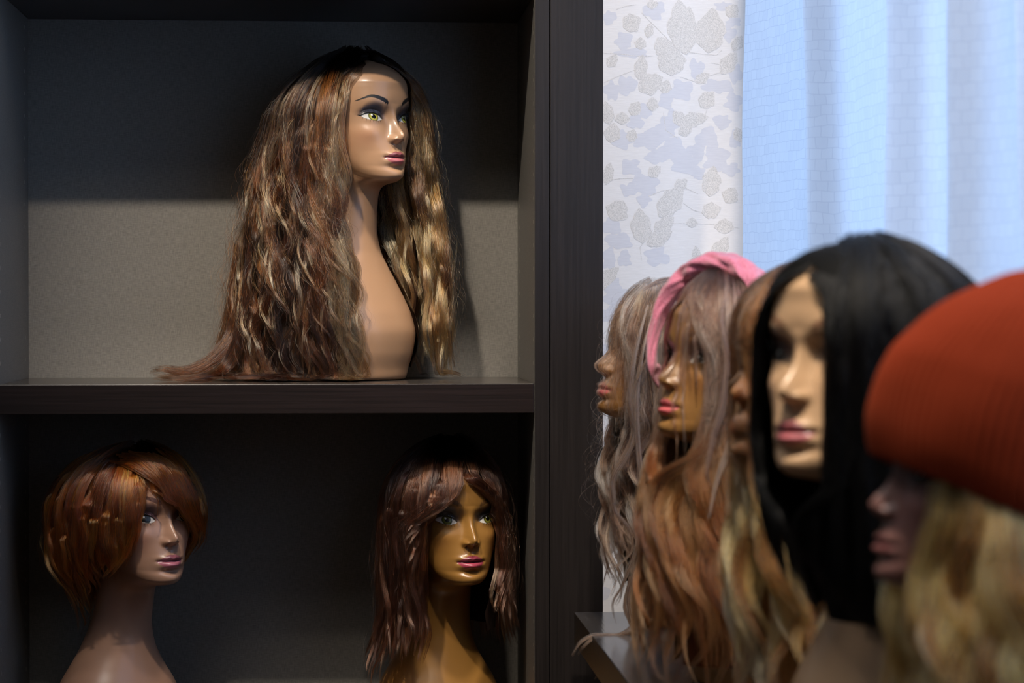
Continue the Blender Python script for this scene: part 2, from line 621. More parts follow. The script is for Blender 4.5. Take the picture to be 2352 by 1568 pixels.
def build_curtain():
    Xc, Xv = 0.700, 0.765
    crest_px = [1712, 1842, 2035, 2182, 2318, 2480, 2700, 3000]
    ys = [Xc * F / (p - 785) for p in crest_px]
    # plan line: crest, near face, valley, far face of the next crest
    plan = []
    for i, y in enumerate(ys):
        tw = [0.9, 1.0, 1.0, 0.8, 1.0, 1.0, 1.0, 1.0][i]
        xv = Xc + (Xv - Xc) * tw
        yn = ys[i + 1] if i + 1 < len(ys) else y - 0.25
        if i == 0:
            plan += [(Xc, y, 0), (Xc + 0.03, y - 0.12, 0), (xv, y - 0.27, 0)]
        else:
            plan += [(Xc, y, i), (Xc + 0.012, y - 0.006, i), (xv - 0.012, y - 0.022, i), (xv, y - 0.05, i)]
        plan += [(xv + 0.004, (y + yn) / 2 - (0.04 if i == 0 else 0), i + 0.5), (xv - 0.004, yn + 0.06, i + 1), (Xc + 0.018, yn + 0.016, i + 1)]
    P = np.array(plan)
    seg = np.concatenate([[0], np.cumsum(np.hypot(np.diff(P[:, 0]), np.diff(P[:, 1])))])
    n = 520
    s = np.linspace(0, seg[-1], n)
    X = np.interp(s, seg, P[:, 0])
    Y = np.interp(s, seg, P[:, 1])
    I = np.interp(s, seg, P[:, 2])
    k = np.exp(-0.5 * (np.arange(-9, 10) / 1.6) ** 2)
    k /= k.sum()
    X = np.convolve(np.pad(X, 9, mode='edge'), k, 'valid')
    Y = np.convolve(np.pad(Y, 9, mode='edge'), k, 'valid')
    z0, z1 = CT_Z + 0.012, 3.25
    nz = 120
    zz = np.linspace(z0, z1, nz)
    # each fold leans a little: offsets in metres per metre of height, measured from the folds' edges
    lean = np.interp(I, [0, 1, 2, 3, 4, 5, 9], [0.008, -0.028, -0.002, 0.004, -0.05, -0.03, 0])
    zref = DZ(0.45)
    V = np.zeros((nz, n, 3))
    V[:, :, 0] = X[None] + lean[None] * (zz - zref)[:, None] + 0.0022 * np.sin(zz * 14)[:, None] * np.sin(s * 9 + 1)[None]
    V[:, :, 1] = Y[None] + 0.002 * np.sin(zz * 9 + 1)[:, None] * np.cos(s * 13)[None]
    V[:, :, 2] = zz[:, None]
    V[:, :, 0] = np.minimum(V[:, :, 0], ROOM_X1 - 0.012)
    idx = np.arange(nz * n).reshape(nz, n)
    f = np.stack([idx[:-1, :-1], idx[:-1, 1:], idx[1:, 1:], idx[1:, :-1]], -1).reshape(-1, 4)
    me = np_mesh('curtain', V.reshape(-1, 3), f)
    uvl = me.uv_layers.new(name='UVMap')
    vi = np.empty(len(me.loops), dtype=np.int32)
    me.loops.foreach_get('vertex_index', vi)
    u = np.stack([np.broadcast_to(s[None], (nz, n)), np.broadcast_to(zz[:, None], (nz, n))], -1).reshape(-1, 2)
    uvl.data.foreach_set('uv', u[vi].astype(np.float32).ravel())
    o = link('curtain', me, mat_curtain())
    tag(o, 'pale blue sheer curtain hanging in long folds before the bright window', 'curtain')
    # the rail it hangs from
    bm = bmesh.new()
    bmesh.ops.create_cone(bm, cap_ends=True, segments=16, radius1=0.012, radius2=0.012, depth=3.6,
                          matrix=Matrix.Translation((0.735, 2.45, 3.262)) @ Matrix.Rotation(PI / 2, 4, 'X'))
    me = bpy.data.meshes.new('rod')
    bm.to_mesh(me)
    bm.free()
    r = link('curtain_rod', me, plain('rod_metal', (150, 150, 150), 0.3, metallic=1.0))
    tag(r, 'thin metal rod above the window holding the sheer curtain', 'curtain rod')


build_curtain()

# ------------------------------------------------------------------ mannequin heads
G = lambda x, c, s: np.exp(-((x - c) / s) ** 2)

HEAD_ROWS = [  # z, y front, y back, half width, lift towards the back, squareness, widest y
    (500, -89.5, 97, 74.0, 0, 2.2, 6), (485, -90.5, 97, 74.2, 0, 2.25, 6), (470, -89.0, 95, 73.8, 0, 2.3, 6), (455, -84.5, 92, 73, 0, 2.35, 5),
    (440, -82.5, 87, 72, 2, 2.4, 4), (425, -85, 80, 70.5, 5, 2.4, 2), (410, -87.5, 74, 68.0, 9, 2.35, 0), (395, -90, 69, 64.5, 15, 2.3, -3),
    (380, -91.5, 66, 60.5, 20, 2.25, -6), (367, -91, 63, 56.5, 26, 2.2, -8), (357, -93, 62, 52.5, 32, 2.15, -8), (350, -92.5, 60, 49.5, 37, 2.1, -6),
    (344.5, -88, 60, 46.5, 40, 2.0, -4), (341, -79, 61, 44.0, 41, 2.0, 0)]
NECK_B = [(339, -64, 62, 43, 40, 2, 4), (336.5, -42, 66, 43.5, 36, 2, 14), (331, -18, 72, 45, 30, 2, 28), (320, -4, 78, 47.5, 22, 2, 36),
          (298, 3, 86, 49.5, 11, 2, 44), (278, 7, 97, 51, 3, 2, 52), (258, 8, 108, 54, 0, 2, 58), (228, 4, 124, 63, 0, 2, 64), (198, -3, 136, 79, 0, 2.1, 67),
          (168, -13, 146, 97, 0, 2.2, 67), (140, -25, 150, 108, 0, 2.2, 63), (110, -37, 148, 112, 0, 2.2, 56), (80, -45, 140, 109, 0, 2.2, 48),
          (50, -41, 128, 99, 0, 2.2, 44), (20, -35, 116, 89, 0, 2.2, 40), (3, -32, 112, 86, 0, 2.2, 40), (0, -26, 106, 80, 0, 2.2, 40), (0.0, 39, 41, 1, 0, 2, 40)]
NECK_A = [(339, -66, 62, 43, 40, 2, 2), (336.5, -50, 64, 43.5, 35, 2, 8), (331, -36, 66, 45, 29, 2, 15), (320, -27, 68, 47, 20, 2, 20),
          (298, -23, 71, 48, 10, 2, 23), (278, -22, 73, 48.5, 3, 2, 25), (258, -22, 76, 49.5, 0, 2, 26), (228, -26, 82, 56, 0, 2, 27), (198, -36, 88, 68, 0, 2.1, 25),
          (168, -49, 90, 82, 0, 2.2, 20), (140, -63, 88, 92, 0, 2.2, 12), (110, -78, 84, 98, 0, 2.2, 3), (80, -86, 78, 100, 0, 2.2, -4),
          (50, -83, 70, 95, 0, 2.2, -6), (20, -75, 60, 85, 0, 2.2, -8), (3, -71, 56, 80, 0, 2.2, -8), (0, -65, 50, 74, 0, 2.2, -8), (0.0, -9, -7, 1, 0, 2, -8)]


def head_grid(kind, step=0.62, ncf=300, ncb=90):
    rows = []
    for t in (0.9995, 0.985, 0.95, 0.9, 0.83, 0.74, 0.62, 0.48, 0.32, 0.16):
        f = math.sqrt(1 - t * t)
        rows.append((500 + 55 * t, 3 - 94 * f, 3 + 94 * f, 74 * f, 0, 2.15, 6 - 3 * t))
    rows += HEAD_ROWS + (NECK_A if kind == 'A' else NECK_B)
    K = np.array(rows, float)
    s = np.concatenate([[0], np.cumsum(np.hypot(np.diff(K[:, 0]), np.diff(K[:, 1])) + 0.3)])
    i0, i1 = 10, 23
    ss = np.concatenate([np.arange(0, s[i0], step * 2.5), np.arange(s[i0], s[i1], step), np.arange(s[i1], s[-1], step * 4), [s[-1]]])
    R = np.stack([pchip(s, K[:, j], ss) for j in range(7)], 1)
    th = np.concatenate([np.linspace(-78, 78, ncf, endpoint=False), np.linspace(78, 282, ncb, endpoint=False)]) * PI / 180
    z, yf, yb, w, lift, n, y0 = [R[:, j][:, None] for j in range(7)]
    sn, cs = np.sin(th)[None], np.cos(th)[None]
    e = 2.0 / n
    x = w * np.sign(sn) * np.abs(sn) ** e
    c = np.abs(cs) ** e
    y = np.where(cs > 0, y0 - (y0 - yf) * c, y0 + (yb - y0) * c)
    zz = z + lift * smooth(0, 1, (y - yf) / (yb - yf + 1e-6))
    # --- face relief
    front = smooth(0.02, 0.4, cs) * np.ones_like(x)
    ax = np.abs(x)
    zn = [399, 404, 406.5, 409.5, 413, 418.5, 423, 430, 438, 446, 453, 462, 474]
    P = pchip(zn, [0, 3, 9, 16, 21.5, 24.5, 23, 18.5, 13.5, 9, 5.5, 2.5, 0], zz) * ((zz > 399) & (zz < 474))
    hw = pchip(zn, [8.5, 8.5, 8.5, 8.8, 9.2, 9.4, 9, 8.2, 7.5, 7.2, 7.5, 9, 11], zz)
    D = P * np.exp(-(ax / hw) ** 2.1)
    D += 8.5 * np.exp(-((ax - 11) / 4.4) ** 2 - ((zz - 412.5) / 5.0) ** 2)
    D -= 5.5 * np.exp(-((ax - 6.5) / 3.2) ** 2 - ((zz - 407) / 2.8) ** 2)
    D -= 9.0 * np.exp(-((ax - 35) / 18) ** 2 - ((zz - 454) / 12) ** 2)
    D -= 4.0 * np.exp(-((ax - 17) / 7) ** 2 - ((zz - 452) / 10) ** 2)
    D += 7.5 * np.exp(-((ax - 37) / 14) ** 2 - ((zz - 449) / 9.5) ** 2)
    D += 2.2 * np.exp(-((ax - 36) / 22) ** 2 - ((zz - 475) / 8) ** 2)
    D += 4.5 * np.exp(-((ax - 45) / 17) ** 2 - ((zz - 424) / 15) ** 2)
    D -= 3.0 * np.exp(-((ax - 46) / 14) ** 2 - ((zz - 386) / 17) ** 2)
    D += 4.5 * np.exp(-(x / 22) ** 2 - ((zz - 382) / 14) ** 2)
    D += 6.0 * np.exp(-(x / 17.5) ** 2) * G(zz, 386.6 + 1.3 * G(ax, 6, 4), 4.4)
    D += 7.5 * np.exp(-(x / 16) ** 2) * G(zz, 374.6, 5.4)
    D -= 3.4 * np.exp(-(x / 20) ** 4) * G(zz, 381.2, 1.5)
    D -= 2.0 * np.exp(-((ax - 22) / 4) ** 2 - ((zz - 381) / 4) ** 2)
    D -= 4.2 * np.exp(-(x / 16) ** 2 - ((zz - 364.5) / 4.6) ** 2)
    D += 5.0 * np.exp(-(x / 17) ** 2 - ((zz - 353) / 9) ** 2)
    D -= 1.1 * np.exp(-(x / 2.8) ** 2 - ((zz - 394) / 5) ** 2)
    # lids: the opening lies a little deeper than the lids
    u, zu, zl = eye_curves(ax)
    dz = zz - 449
    inside = (smooth(-1.06, -0.98, u) * (1 - smooth(0.98, 1.06, u)) * smooth(-0.5, 0.7, dz - zl) * (1 - smooth(-0.7, 0.5, dz - zu)))
    D -= 1.3 * inside
    lid = np.exp(-((dz - zu - 1.2) / 1.3) ** 2) * smooth(-1.1, -0.8, u) * (1 - smooth(0.9, 1.2, u))
    D += 0.8 * lid
    crease = np.exp(-((dz - zu - 6.5) / 1.5) ** 2) * smooth(-1.0, -0.5, u) * (1 - smooth(0.8, 1.2, u))
    D -= 1.0 * crease
    D *= front
    y = y - D
    # ears: a low relief, mostly under the wig
    return x, y, zz, th, front


def eye_curves(ax):
    u = (ax - 37) / 17.0
    q = np.clip(1 - u * u, 0, 1)
    zu = 7.4 * q ** 0.75 + 2.2 * u
    zl = -5.2 * q ** 0.8 + 2.2 * u
    return u, zu, zl


def head_table(x, y, z):
    """largest radius of the bust by height (2.5 mm bins) and by direction (4 degree bins, 0 = face)"""
    nz, na = 244, 90
    T = np.zeros((nz, na))
    r = np.hypot(x, y).ravel()
    a = np.arctan2(x, -y).ravel()
    iz = np.clip((z.ravel() / 2.5).astype(int), 0, nz - 1)
    ia = ((a / (2 * PI) * na).round().astype(int)) % na
    np.maximum.at(T, (iz, ia), r)
    for k in range(3):
        Z = np.stack([T, np.roll(T, 1, 0), np.roll(T, -1, 0), np.roll(T, 1, 1), np.roll(T, -1, 1)]).max(0)
        T = np.where(T == 0, Z, T)
    T = np.stack([T, np.roll(T, 1, 1), np.roll(T, -1, 1)]).max(0)
    return T


def table_r(T, z, phi):
    """bilinear look-up; z in bust millimetres, phi radians from the face"""
    fz = np.clip(z / 2.5 - 0.5, 0, 242.999)
    fa = (phi / (2 * PI) * 90) % 90
    i = fz.astype(int)
    j = fa.astype(int) % 90
    j2 = (j + 1) % 90
    tz, ta = fz - i, fa - np.floor(fa)
    return ((T[i, j] * (1 - ta) + T[i, j2] * ta) * (1 - tz) + (T[i + 1, j] * (1 - ta) + T[i + 1, j2] * ta) * tz)


class Head:
    pass


def make_mannequin(label, kind, px0, Y, base_z, psi, sc, skin, shade, lips, iris, shadow=(46, 48, 60), step=0.62, ncf=300, group=None,
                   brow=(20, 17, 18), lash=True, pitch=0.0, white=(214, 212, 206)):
    h = Head()
    h.X = at(px0, VPY, Y)[0]
    base_z += 0.0012
    h.Y, h.Z, h.psi, h.sc, h.px0 = Y, base_z, math.radians(psi), sc, px0
    root = empty('mannequin_head', (h.X, h.Y, h.Z), h.psi, sc * 0.001)
    tag(root, label, 'mannequin head', group)
    h.root = root
    x, y, z, th, front = head_grid(kind, step, ncf)
    nr, nc = x.shape
    pr = math.radians(pitch)

    def nod(P):
        """tips the head back over the neck"""
        P = np.array(P, float)
        a = pr * smooth(270, 345, P[:, 2] + 0.15 * P[:, 1])
        dy, dz_ = P[:, 1] - 20, P[:, 2] - 400
        ca, sa = np.cos(a), np.sin(a)
        Q = P.copy()
        Q[:, 1] = 20 + dy * ca + dz_ * sa
        Q[:, 2] = 400 - dy * sa + dz_ * ca - 88 * np.sin(a)
        return Q

    V = nod(np.stack([x, y, z], -1).reshape(-1, 3))
    h.T = head_table(V[:, 0], V[:, 1], V[:, 2])
    idx = np.arange(nr * nc).reshape(nr, nc)
    nxt = np.roll(idx, -1, 1)
    Fq = np.stack([idx[:-1], idx[1:], nxt[1:], nxt[:-1]], -1).reshape(-1, 4)
    # ---- paint (in bust millimetres on the face)
    ax = np.abs(x)
    dz = z - 449
    u, zu, zl = eye_curves(ax)
    fr = front > 0.3
    sk = lin(*skin)
    C = np.tile(sk, (nr, nc, 1)).reshape(nr, nc, 3)

    def mix(c, m):
        nonlocal C
        m = (m * fr)[..., None]
        C = C * (1 - m) + lin(*c) * m

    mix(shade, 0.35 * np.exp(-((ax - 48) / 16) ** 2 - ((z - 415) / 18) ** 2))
    # eye shadow from the lash line to the crease
    up = dz - zu
    top = 25.0 - 6.0 * u * u
    em = smooth(-0.2, 0.8, up) * (1 - smooth(0.45, 1.05, up / top)) * smooth(-1.45, -0.75, u) * (1 - smooth(0.85, 1.5, u))
    mix(shadow, 0.97 * em * (dz > zu - 1))
    inner = np.exp(-((ax - 18.5) / 4.5) ** 2 - ((dz - 10) / 13) ** 2)
    mix(shadow, 0.7 * inner)
    # liner
    lw = 0.9 + 1.0 * smooth(-1, 1, u)
    ln = smooth(-0.5, 0.1, up) * (1 - smooth(lw - 0.3, lw + 0.4, up)) * smooth(-1.1, -0.95, u) * (1 - smooth(1.1, 1.3, u))
    mix((10, 10, 12), ln)
    lo = zl - dz
    ln2 = smooth(-0.4, 0.0, lo) * (1 - smooth(0.35, 0.8, lo)) * smooth(-1.05, -0.95, u) * (1 - smooth(1.0, 1.1, u))
    mix((16, 15, 16), 0.9 * ln2)
    # eye
    ins = ((np.abs(u) < 1.0) & (dz < zu) & (dz > zl) & fr)
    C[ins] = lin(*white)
    sx = np.sign(x)
    gx = (ax - 37.0) + 0.8
    rr = np.hypot(gx, (dz - 1.6)) / 8.2
    mi = ins & (rr < 1)
    irc = lin(*iris)
    ring = smooth(0.55, 1.0, rr)[..., None]
    ray = (0.85 + 0.15 * np.sin(np.arctan2(dz - 1.6, gx) * 17))[..., None]
    col = irc * ray * (1 - 0.85 * ring) + lin(30, 34, 20) * 0.85 * ring
    C[mi] = col[mi]
    C[ins & (rr < 0.47)] = lin(6, 6, 7)
    gl = ins & (np.hypot(gx * sx + 2.4, dz - 4.4) < 1.5)
    C[gl] = lin(245, 245, 242)
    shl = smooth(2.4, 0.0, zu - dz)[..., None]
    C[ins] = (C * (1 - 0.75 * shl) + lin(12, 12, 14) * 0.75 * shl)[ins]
    # brow: thin arch, feathered at its inner end
    bx = np.clip((ax - 17) / 45.0, 0, 1)
    bz = pchip([0, 0.25, 0.6, 1.0], [25.5, 31.5, 36.0, 27.5], bx)
    bt = pchip([0, 0.12, 0.4, 1.0], [3.6, 4.0, 3.2, 0.7], bx)
    fea = 1.6 * np.sin(ax * 2.3 - dz * 1.1) * smooth(0.3, 0.0, bx)
    bd = np.abs(dz - bz) - bt + fea
    bm_ = (ax > 16.5) & (ax < 62) & (bd < 0) & fr & (z > 460)
    C[bm_] = lin(*brow)
    # lips
    zU = 381.2 + 11.2 * (1 - np.clip(ax / 24, 0, 1) ** 1.8) - 1.5 * G(x, 0, 3.4)
    zL = 381.2 - 12.6 * np.clip(1 - (ax / 23.5) ** 2, 0, 1) ** 0.8
    lm = (ax < 24) & (z < zU) & (z > zL) & fr
    lc = lin(*lips)
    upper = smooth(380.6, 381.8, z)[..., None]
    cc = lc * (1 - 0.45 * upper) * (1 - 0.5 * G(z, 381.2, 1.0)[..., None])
    C[lm] = np.broadcast_to(cc, C.shape)[lm]
    C = C.reshape(-1, 3)
    # ---- split into parts along the painted borders
    cls = np.zeros(nr * nc, dtype=int)
    xl = x.ravel()
    cls[lm.ravel()] = 1
    cls[(ins.ravel()) & (xl < 0)] = 2
    cls[(ins.ravel()) & (xl > 0)] = 3
    cls[(bm_.ravel()) & (xl < 0)] = 4
    cls[(bm_.ravel()) & (xl > 0)] = 5
    fc = cls[Fq]
    fcls = np.where((fc == fc[:, :1]).sum(1) >= 3, fc[:, 0], np.where((fc == fc[:, 1:2]).sum(1) >= 2, fc[:, 1], 0))
    # full-surface normals, so that the parts join without a seam
    fn = np.cross(V[Fq[:, 2]] - V[Fq[:, 0]], V[Fq[:, 3]] - V[Fq[:, 1]])
    VN = np.zeros_like(V)
    for k in range(4):
        np.add.at(VN, Fq[:, k], fn)
    VN /= np.linalg.norm(VN, axis=1, keepdims=True) + 1e-12
    names = ['bust', 'lips', 'eye', 'eye', 'eyebrow', 'eyebrow']
    mats = [M_SKIN, M_LIPS, M_EYE, M_EYE, M_BROW, M_BROW]
    for k in range(6):
        fs = Fq[fcls == k]
        if len(fs) == 0:
            continue
        used, inv = np.unique(fs.ravel(), return_inverse=True)
        me = np_mesh(names[k], V[used], inv.reshape(-1, 4))
        set_col(me, C[used])
        me.normals_split_custom_set_from_vertices(VN[used].tolist())
        link(names[k], me, mats[k], root)
    h.V = V
    # ---- lashes
    if lash:
        fx, fz, fy = x[:, :ncf], z[:, :ncf], y[:, :ncf]
        for sgn in (-1, 1):
            LV, LF = [], []
            for i in range(15):
                uu = -0.75 + 1.75 * i / 14
                a_ = 37 + 17 * uu
                _, zu1, zl1 = eye_curves(np.array([a_]))
                for (zz_, ln_, dirz, cnt) in ((449 + zu1[0] + 0.8, 7.5 + 3 * uu, 0.75, 1), (449 + zl1[0] - 0.4, 3.6, -0.9, i % 2)):
                    if not cnt:
                        continue
                    d2 = (fx - sgn * a_) ** 2 + (fz - zz_) ** 2
                    q = np.unravel_index(np.argmin(d2), d2.shape)
                    p0 = np.array([sgn * a_, fy[q] - 0.2, zz_])
                    out = np.array([sgn * (0.15 + 0.85 * (uu + 0.5)), -0.75, dirz])
                    out /= np.linalg.norm(out)
                    p1 = p0 + out * ln_ * 0.55
                    p2 = p0 + out * ln_ + np.array([0, 0, 1.6 * np.sign(dirz)])
                    b0 = len(LV)
                    for p, r_ in ((p0, 0.42), (p1, 0.30), (p2, 0.06)):
                        for a3 in (0, 2.1, 4.2):
                            LV.append(p + np.array([math.cos(a3) * r_, 0.3 * math.sin(a3) * r_, math.sin(a3) * r_]))
                    for lv in (0, 3):
                        for m in range(3):
                            LF.append((b0 + lv + m, b0 + lv + (m + 1) % 3, b0 + lv + 3 + (m + 1) % 3, b0 + lv + 3 + m))
            link('eyelashes', np_mesh('eyelashes', nod(np.array(LV)), np.array(LF)), M_LASH, root)
    return h


# ------------------------------------------------------------------ wigs
def arr(d, z):
    k = np.array(d, float)
    o = np.argsort(k[:, 0])
    return np.interp(z, k[o, 0], k[o, 1])


class Env:
    """outer surface of a wig: a dome over a table of extents (mm from the head's axis; x to the picture's right, y away)"""

    def __init__(s, head, zd, h, rows, split, left, right, exp=0.9):
        s.head, s.zd, s.h, s.split, s.left, s.right, s.exp = head, zd, h, split, left, right, exp
        R = np.array(sorted(rows), float)
        s.zt, s.xl, s.xr, s.yf, s.yb = R.T

    def radius(s, z, om, f):
        c, n = np.cos(om), np.sin(om)
        a = np.where(c > 0, np.interp(z, s.zt, s.xr), np.interp(z, s.zt, s.xl))
        b = np.where(n > 0, np.interp(z, s.zt, s.yb), np.interp(z, s.zt, s.yf))
        return f / np.sqrt((c / a) ** 2 + (n / b) ** 2)

    def edges(s, z):
        return arr(s.left, z), arr(s.right, z)


def strands_for(env, L):
    """one layer of locks -> points [strand, n, 3] in millimetres round the axis, colours, radii"""
    g = lambda k, d: L.get(k, d)
    rng = np.random.default_rng(L['seed'])
    nl, ns, n = L['locks'], L['strands'], g('n', 40)
    head = env.head
    sc = head.sc
    # --- locks
    if 'phi_list' in L:
        phi0 = np.resize(np.array(L['phi_list'], float), nl) + rng.normal(0, 1.5, nl)
    else:
        p0, p1 = L['phi']
        phi0 = p0 + (p1 - p0) * (np.arange(nl) + rng.random(nl)) / nl
    rng.shuffle(phi0)
    hdome = env.h
    a0, a1 = L.get('root', (8, 95))
    ca = rng.uniform(math.cos(math.radians(a1)), math.cos(math.radians(a0)), nl)
    q0 = -(PI / 2 - np.arccos(ca)) * hdome
    zend = rng.uniform(*L['end'], nl) if not callable(L['end']) else L['end'](phi0) + rng.normal(0, g('end_sd', 8), nl)
    q1 = env.zd - zend
    q0 = np.minimum(q0, q1 - g('min_len', 95))
    q0 = np.maximum(q0, -PI / 2 * hdome * 0.97)
    q1 = np.maximum(q1, q0 + 40)
    t = np.linspace(0, 1, n)[None]
    q = q0[:, None] + (q1 - q0)[:, None] * t
    lay = rng.uniform(*L['layer'], nl)[:, None]
    qd = np.minimum(q, 0)
    al = PI / 2 + qd / hdome
    z = np.where(q < 0, env.zd + hdome * np.cos(al), env.zd - q)
    f = np.where(q < 0, np.sin(np.clip(al, 0.02, PI)) ** env.exp, 1.0)
    floor = L.get('floor', -1e9)
    over = np.maximum(0, floor + 4 - z)
    zc = np.where(z < floor + 4, floor + 4 + 6 * rng.random((nl, 1)), z)
    ze = np.minimum(zc, env.zd)
    eL, eR = env.edges(zc)
    sp = L.get('split', env.split)
    isL = (phi0 < sp)[:, None]
    soft = np.abs(rng.normal(0, g('edge_soft', 9), nl))[:, None]
    wr = np.zeros_like(q)
    ph = phi0[:, None] + wr
    if g('open', True):
        ph = np.where(isL, np.minimum(ph, eL - soft), np.maximum(ph, eR + soft))
    if 'sweep' in L:                      # extra turn in degrees along the lock
        ph = ph + L['sweep'](phi0)[:, None] * smooth(0.0, 1.0, t)
    # a slow drift so the locks cross each other
    ph = ph + g('drift', 5) * np.sin(2 * PI * (q / rng.uniform(160, 330, (nl, 1)) + rng.random((nl, 1)))) * smooth(-20, 120, q)
    om = -PI / 2 + head.psi + np.radians(ph)
    r = env.radius(ze, om, f)
    # roots start near the scalp
    rise = smooth(0, g('rise', 45), q - q0[:, None])
    lf = lay * rise + g('root_layer', 0.82) * (1 - rise)
    r = r * lf
    # spread on the shelf
    r = r + over * g('spread', 0.75) * rng.uniform(0.3, 1.0, (nl, 1))
    om = om + over * rng.normal(0, g('swirl', 0.0025), (nl, 1))
    # inward or outward flick of the tips
    tip = smooth(1 - g('tip_len', 0.15), 1.0, t)
    r = r * (1 + g('tip_out', 0.0) * tip * rng.uniform(0.4, 1.2, (nl, 1)))
    P = np.stack([r * np.cos(om), r * np.sin(om), zc], -1)
    tx = np.stack([-np.sin(om), np.cos(om), 0 * om], -1)
    nz = np.where(q < 0, np.cos(al), 0.0)
    nr = np.where(q < 0, np.sin(al), 1.0)
    nx = np.stack([nr * np.cos(om), nr * np.sin(om), nz], -1)
    nx = np.where((over > 0)[..., None], np.array([0, 0, 1.0]), nx)
    # waves
    A = rng.uniform(*g('amp', (3, 7)), nl)[:, None]
    W = rng.uniform(*g('wave', (70, 110)), nl)[:, None]
    p = rng.random((nl, 1)) * 2 * PI
    if g('wave_sync', 0):
        k_ = rng.uniform(0.5, 1.5, 3)
        c_ = np.radians(phi0[:, None])
        p = (p - PI) * (1 - g('wave_sync', 0)) + 2.2 * np.sin(c_ * 3.1 * k_[0] + 1) + 1.6 * np.sin(c_ * 7.3 * k_[1]) + 1.2 * np.sin(c_ * 13 * k_[2] + 2)
    ramp = smooth(g('wave_from', 10), g('wave_from', 10) + 110, q) * (0.7 + 0.5 * t)
    arg = 2 * PI * q / W + p + 0.6 * np.sin(q / 60 + p * 2)
    P = P + tx * (A * ramp * np.sin(arg))[..., None] + nx * (g('curl', 0.6) * A * ramp * np.cos(arg))[..., None]
    # --- strands of each lock
    ang = rng.random((nl, ns, 1)) * 2 * PI
    rad = np.sqrt(rng.random((nl, ns, 1)))
    oa, ob = rad * np.cos(ang), rad * np.sin(ang)
    wt = (g('w_root', 9) * (1 - smooth(0.0, 0.35, t)) + g('w_mid', 8) * smooth(0.0, 0.35, t)) * (1 - (1 - g('tip_w', 0.3)) * smooth(0.55, 1.0, t))
    wt = wt[:, None, :] * rng.uniform(0.6, 1.35, (nl, 1, 1))
    tw = g('twist', 0.012) * rng.normal(0, 1, (nl, 1)) * (q - q0[:, None])
    ct, st = np.cos(tw)[:, None], np.sin(tw)[:, None]
    u = (oa * ct - ob * st) * wt
    v = (oa * st + ob * ct) * wt * g('flat', 0.45)
    # loose fibres
    fly = (rng.random((nl, ns, 1)) < g('fly', 0.05)).astype(float)
    na = g('noise', 0.8) * (1 + 5 * fly * g('fly_amp', 1.0)) * smooth(0, 0.3, t)[:, None]
    k1 = rng.uniform(*g('freq', (1.2, 4.5)), (nl, ns, 1))
    u = u + na * rng.uniform(0.5, 1.5, (nl, ns, 1)) * np.sin(2 * PI * (k1 * t + rng.random((nl, ns, 1))))
    v = v + na * 0.8 * np.sin(2 * PI * (k1 * 1.3 * t + rng.random((nl, ns, 1)))) + fly * 3.0 * t * g('fly_amp', 1.0)
    Q = P[:, None] + tx[:, None] * u[..., None] + nx[:, None] * v[..., None]
    # cut strands to different lengths
    cut = rng.uniform(g('cut', 0.8), 1.0, (nl, ns, 1))
    ti = np.clip(t * cut, 0, 1) * (n - 1)
    i = np.clip(ti.astype(int), 0, n - 2)
    fr = (ti - i)[..., None]
    ii = np.broadcast_to(i, (nl, ns, n))
    Q = np.take_along_axis(Q, ii[..., None].repeat(3, -1), 2) * (1 - fr) + np.take_along_axis(Q, (ii + 1)[..., None].repeat(3, -1), 2) * fr
    # keep clear of the mannequin and the shelf
    zb = Q[..., 2] / sc
    rr = np.hypot(Q[..., 0], Q[..., 1])
    ang = np.arctan2(Q[..., 1], Q[..., 0]) + PI / 2 - head.psi
    hr = table_r(head.T, np.clip(zb, 0, 606), ang) * sc + g('clear', 5.0)
    hr = np.where(zb > 556, 0, hr)
    push = np.maximum(1.0, hr / (rr + 1e-6))
    Q[..., 0] *= push
    Q[..., 1] *= push
    Q[..., 2] = np.maximum(Q[..., 2], floor + 1.0 + 6 * rad * 0.5)
    if 'ymin' in L:
        Q[..., 1] = np.maximum(Q[..., 1], L['ymin'] + 4 * rad)
    if 'ymax' in L:
        Q[..., 1] = np.minimum(Q[..., 1], L['ymax'] - 6 * rad)
    # --- colour
    pal = np.array([lin(*c[0]) for c in L['palette']])
    wts = np.array([c[1] for c in L['palette']], float)
    pk = rng.choice(len(pal), nl, p=wts / wts.sum())
    base = pal[pk]
    if 'paint' in L:                       # chosen locks by direction
        base = L['paint'](phi0, base, rng)
    base = base[:, None, :] * np.exp(rng.normal(0, g('var', 0.18), (nl, ns, 1)))
    mixin = rng.random((nl, ns, 1)) < g('mix', 0.12)
    base = np.where(mixin, pal[rng.choice(len(pal), (nl, ns), p=wts / wts.sum())], base)
    C = np.broadcast_to(base[:, :, None, :], Q.shape).copy()
    if 'root_col' in L:
        z0_, z1_ = L['root_z']
        m = smooth(z0_, z1_, (z[:, None, :] + rng.normal(0, 12, (nl, ns, 1))))[..., None]
        C = C * (1 - m) + lin(*L['root_col']) * m
    if 'tip_pal' in L:
        tp = np.array([lin(*c) for c in L['tip_pal']])[rng.integers(0, len(L['tip_pal']), nl)][:, None, None, :]
        z0_, z1_ = L['tip_z']
        m = smooth(z1_, z0_, (z[:, None, :] + rng.normal(0, 14, (nl, 1, 1))))[..., None]
        C = C * (1 - m) + tp * np.exp(rng.normal(0, 0.15, (nl, ns, 1, 1))) * m
    rad0 = g('thick', 0.22)
    rads = rad0 * (1 - 0.65 * smooth(0.6, 1.0, t)) * np.ones((nl, ns, 1))
    rads = rads * np.where(fly > 0, 0.6, 1.0)
    M = nl * ns
    return Q.reshape(M, n, 3), np.clip(C, 0.001, 0.95).reshape(M, n, 3), rads.reshape(M, n)


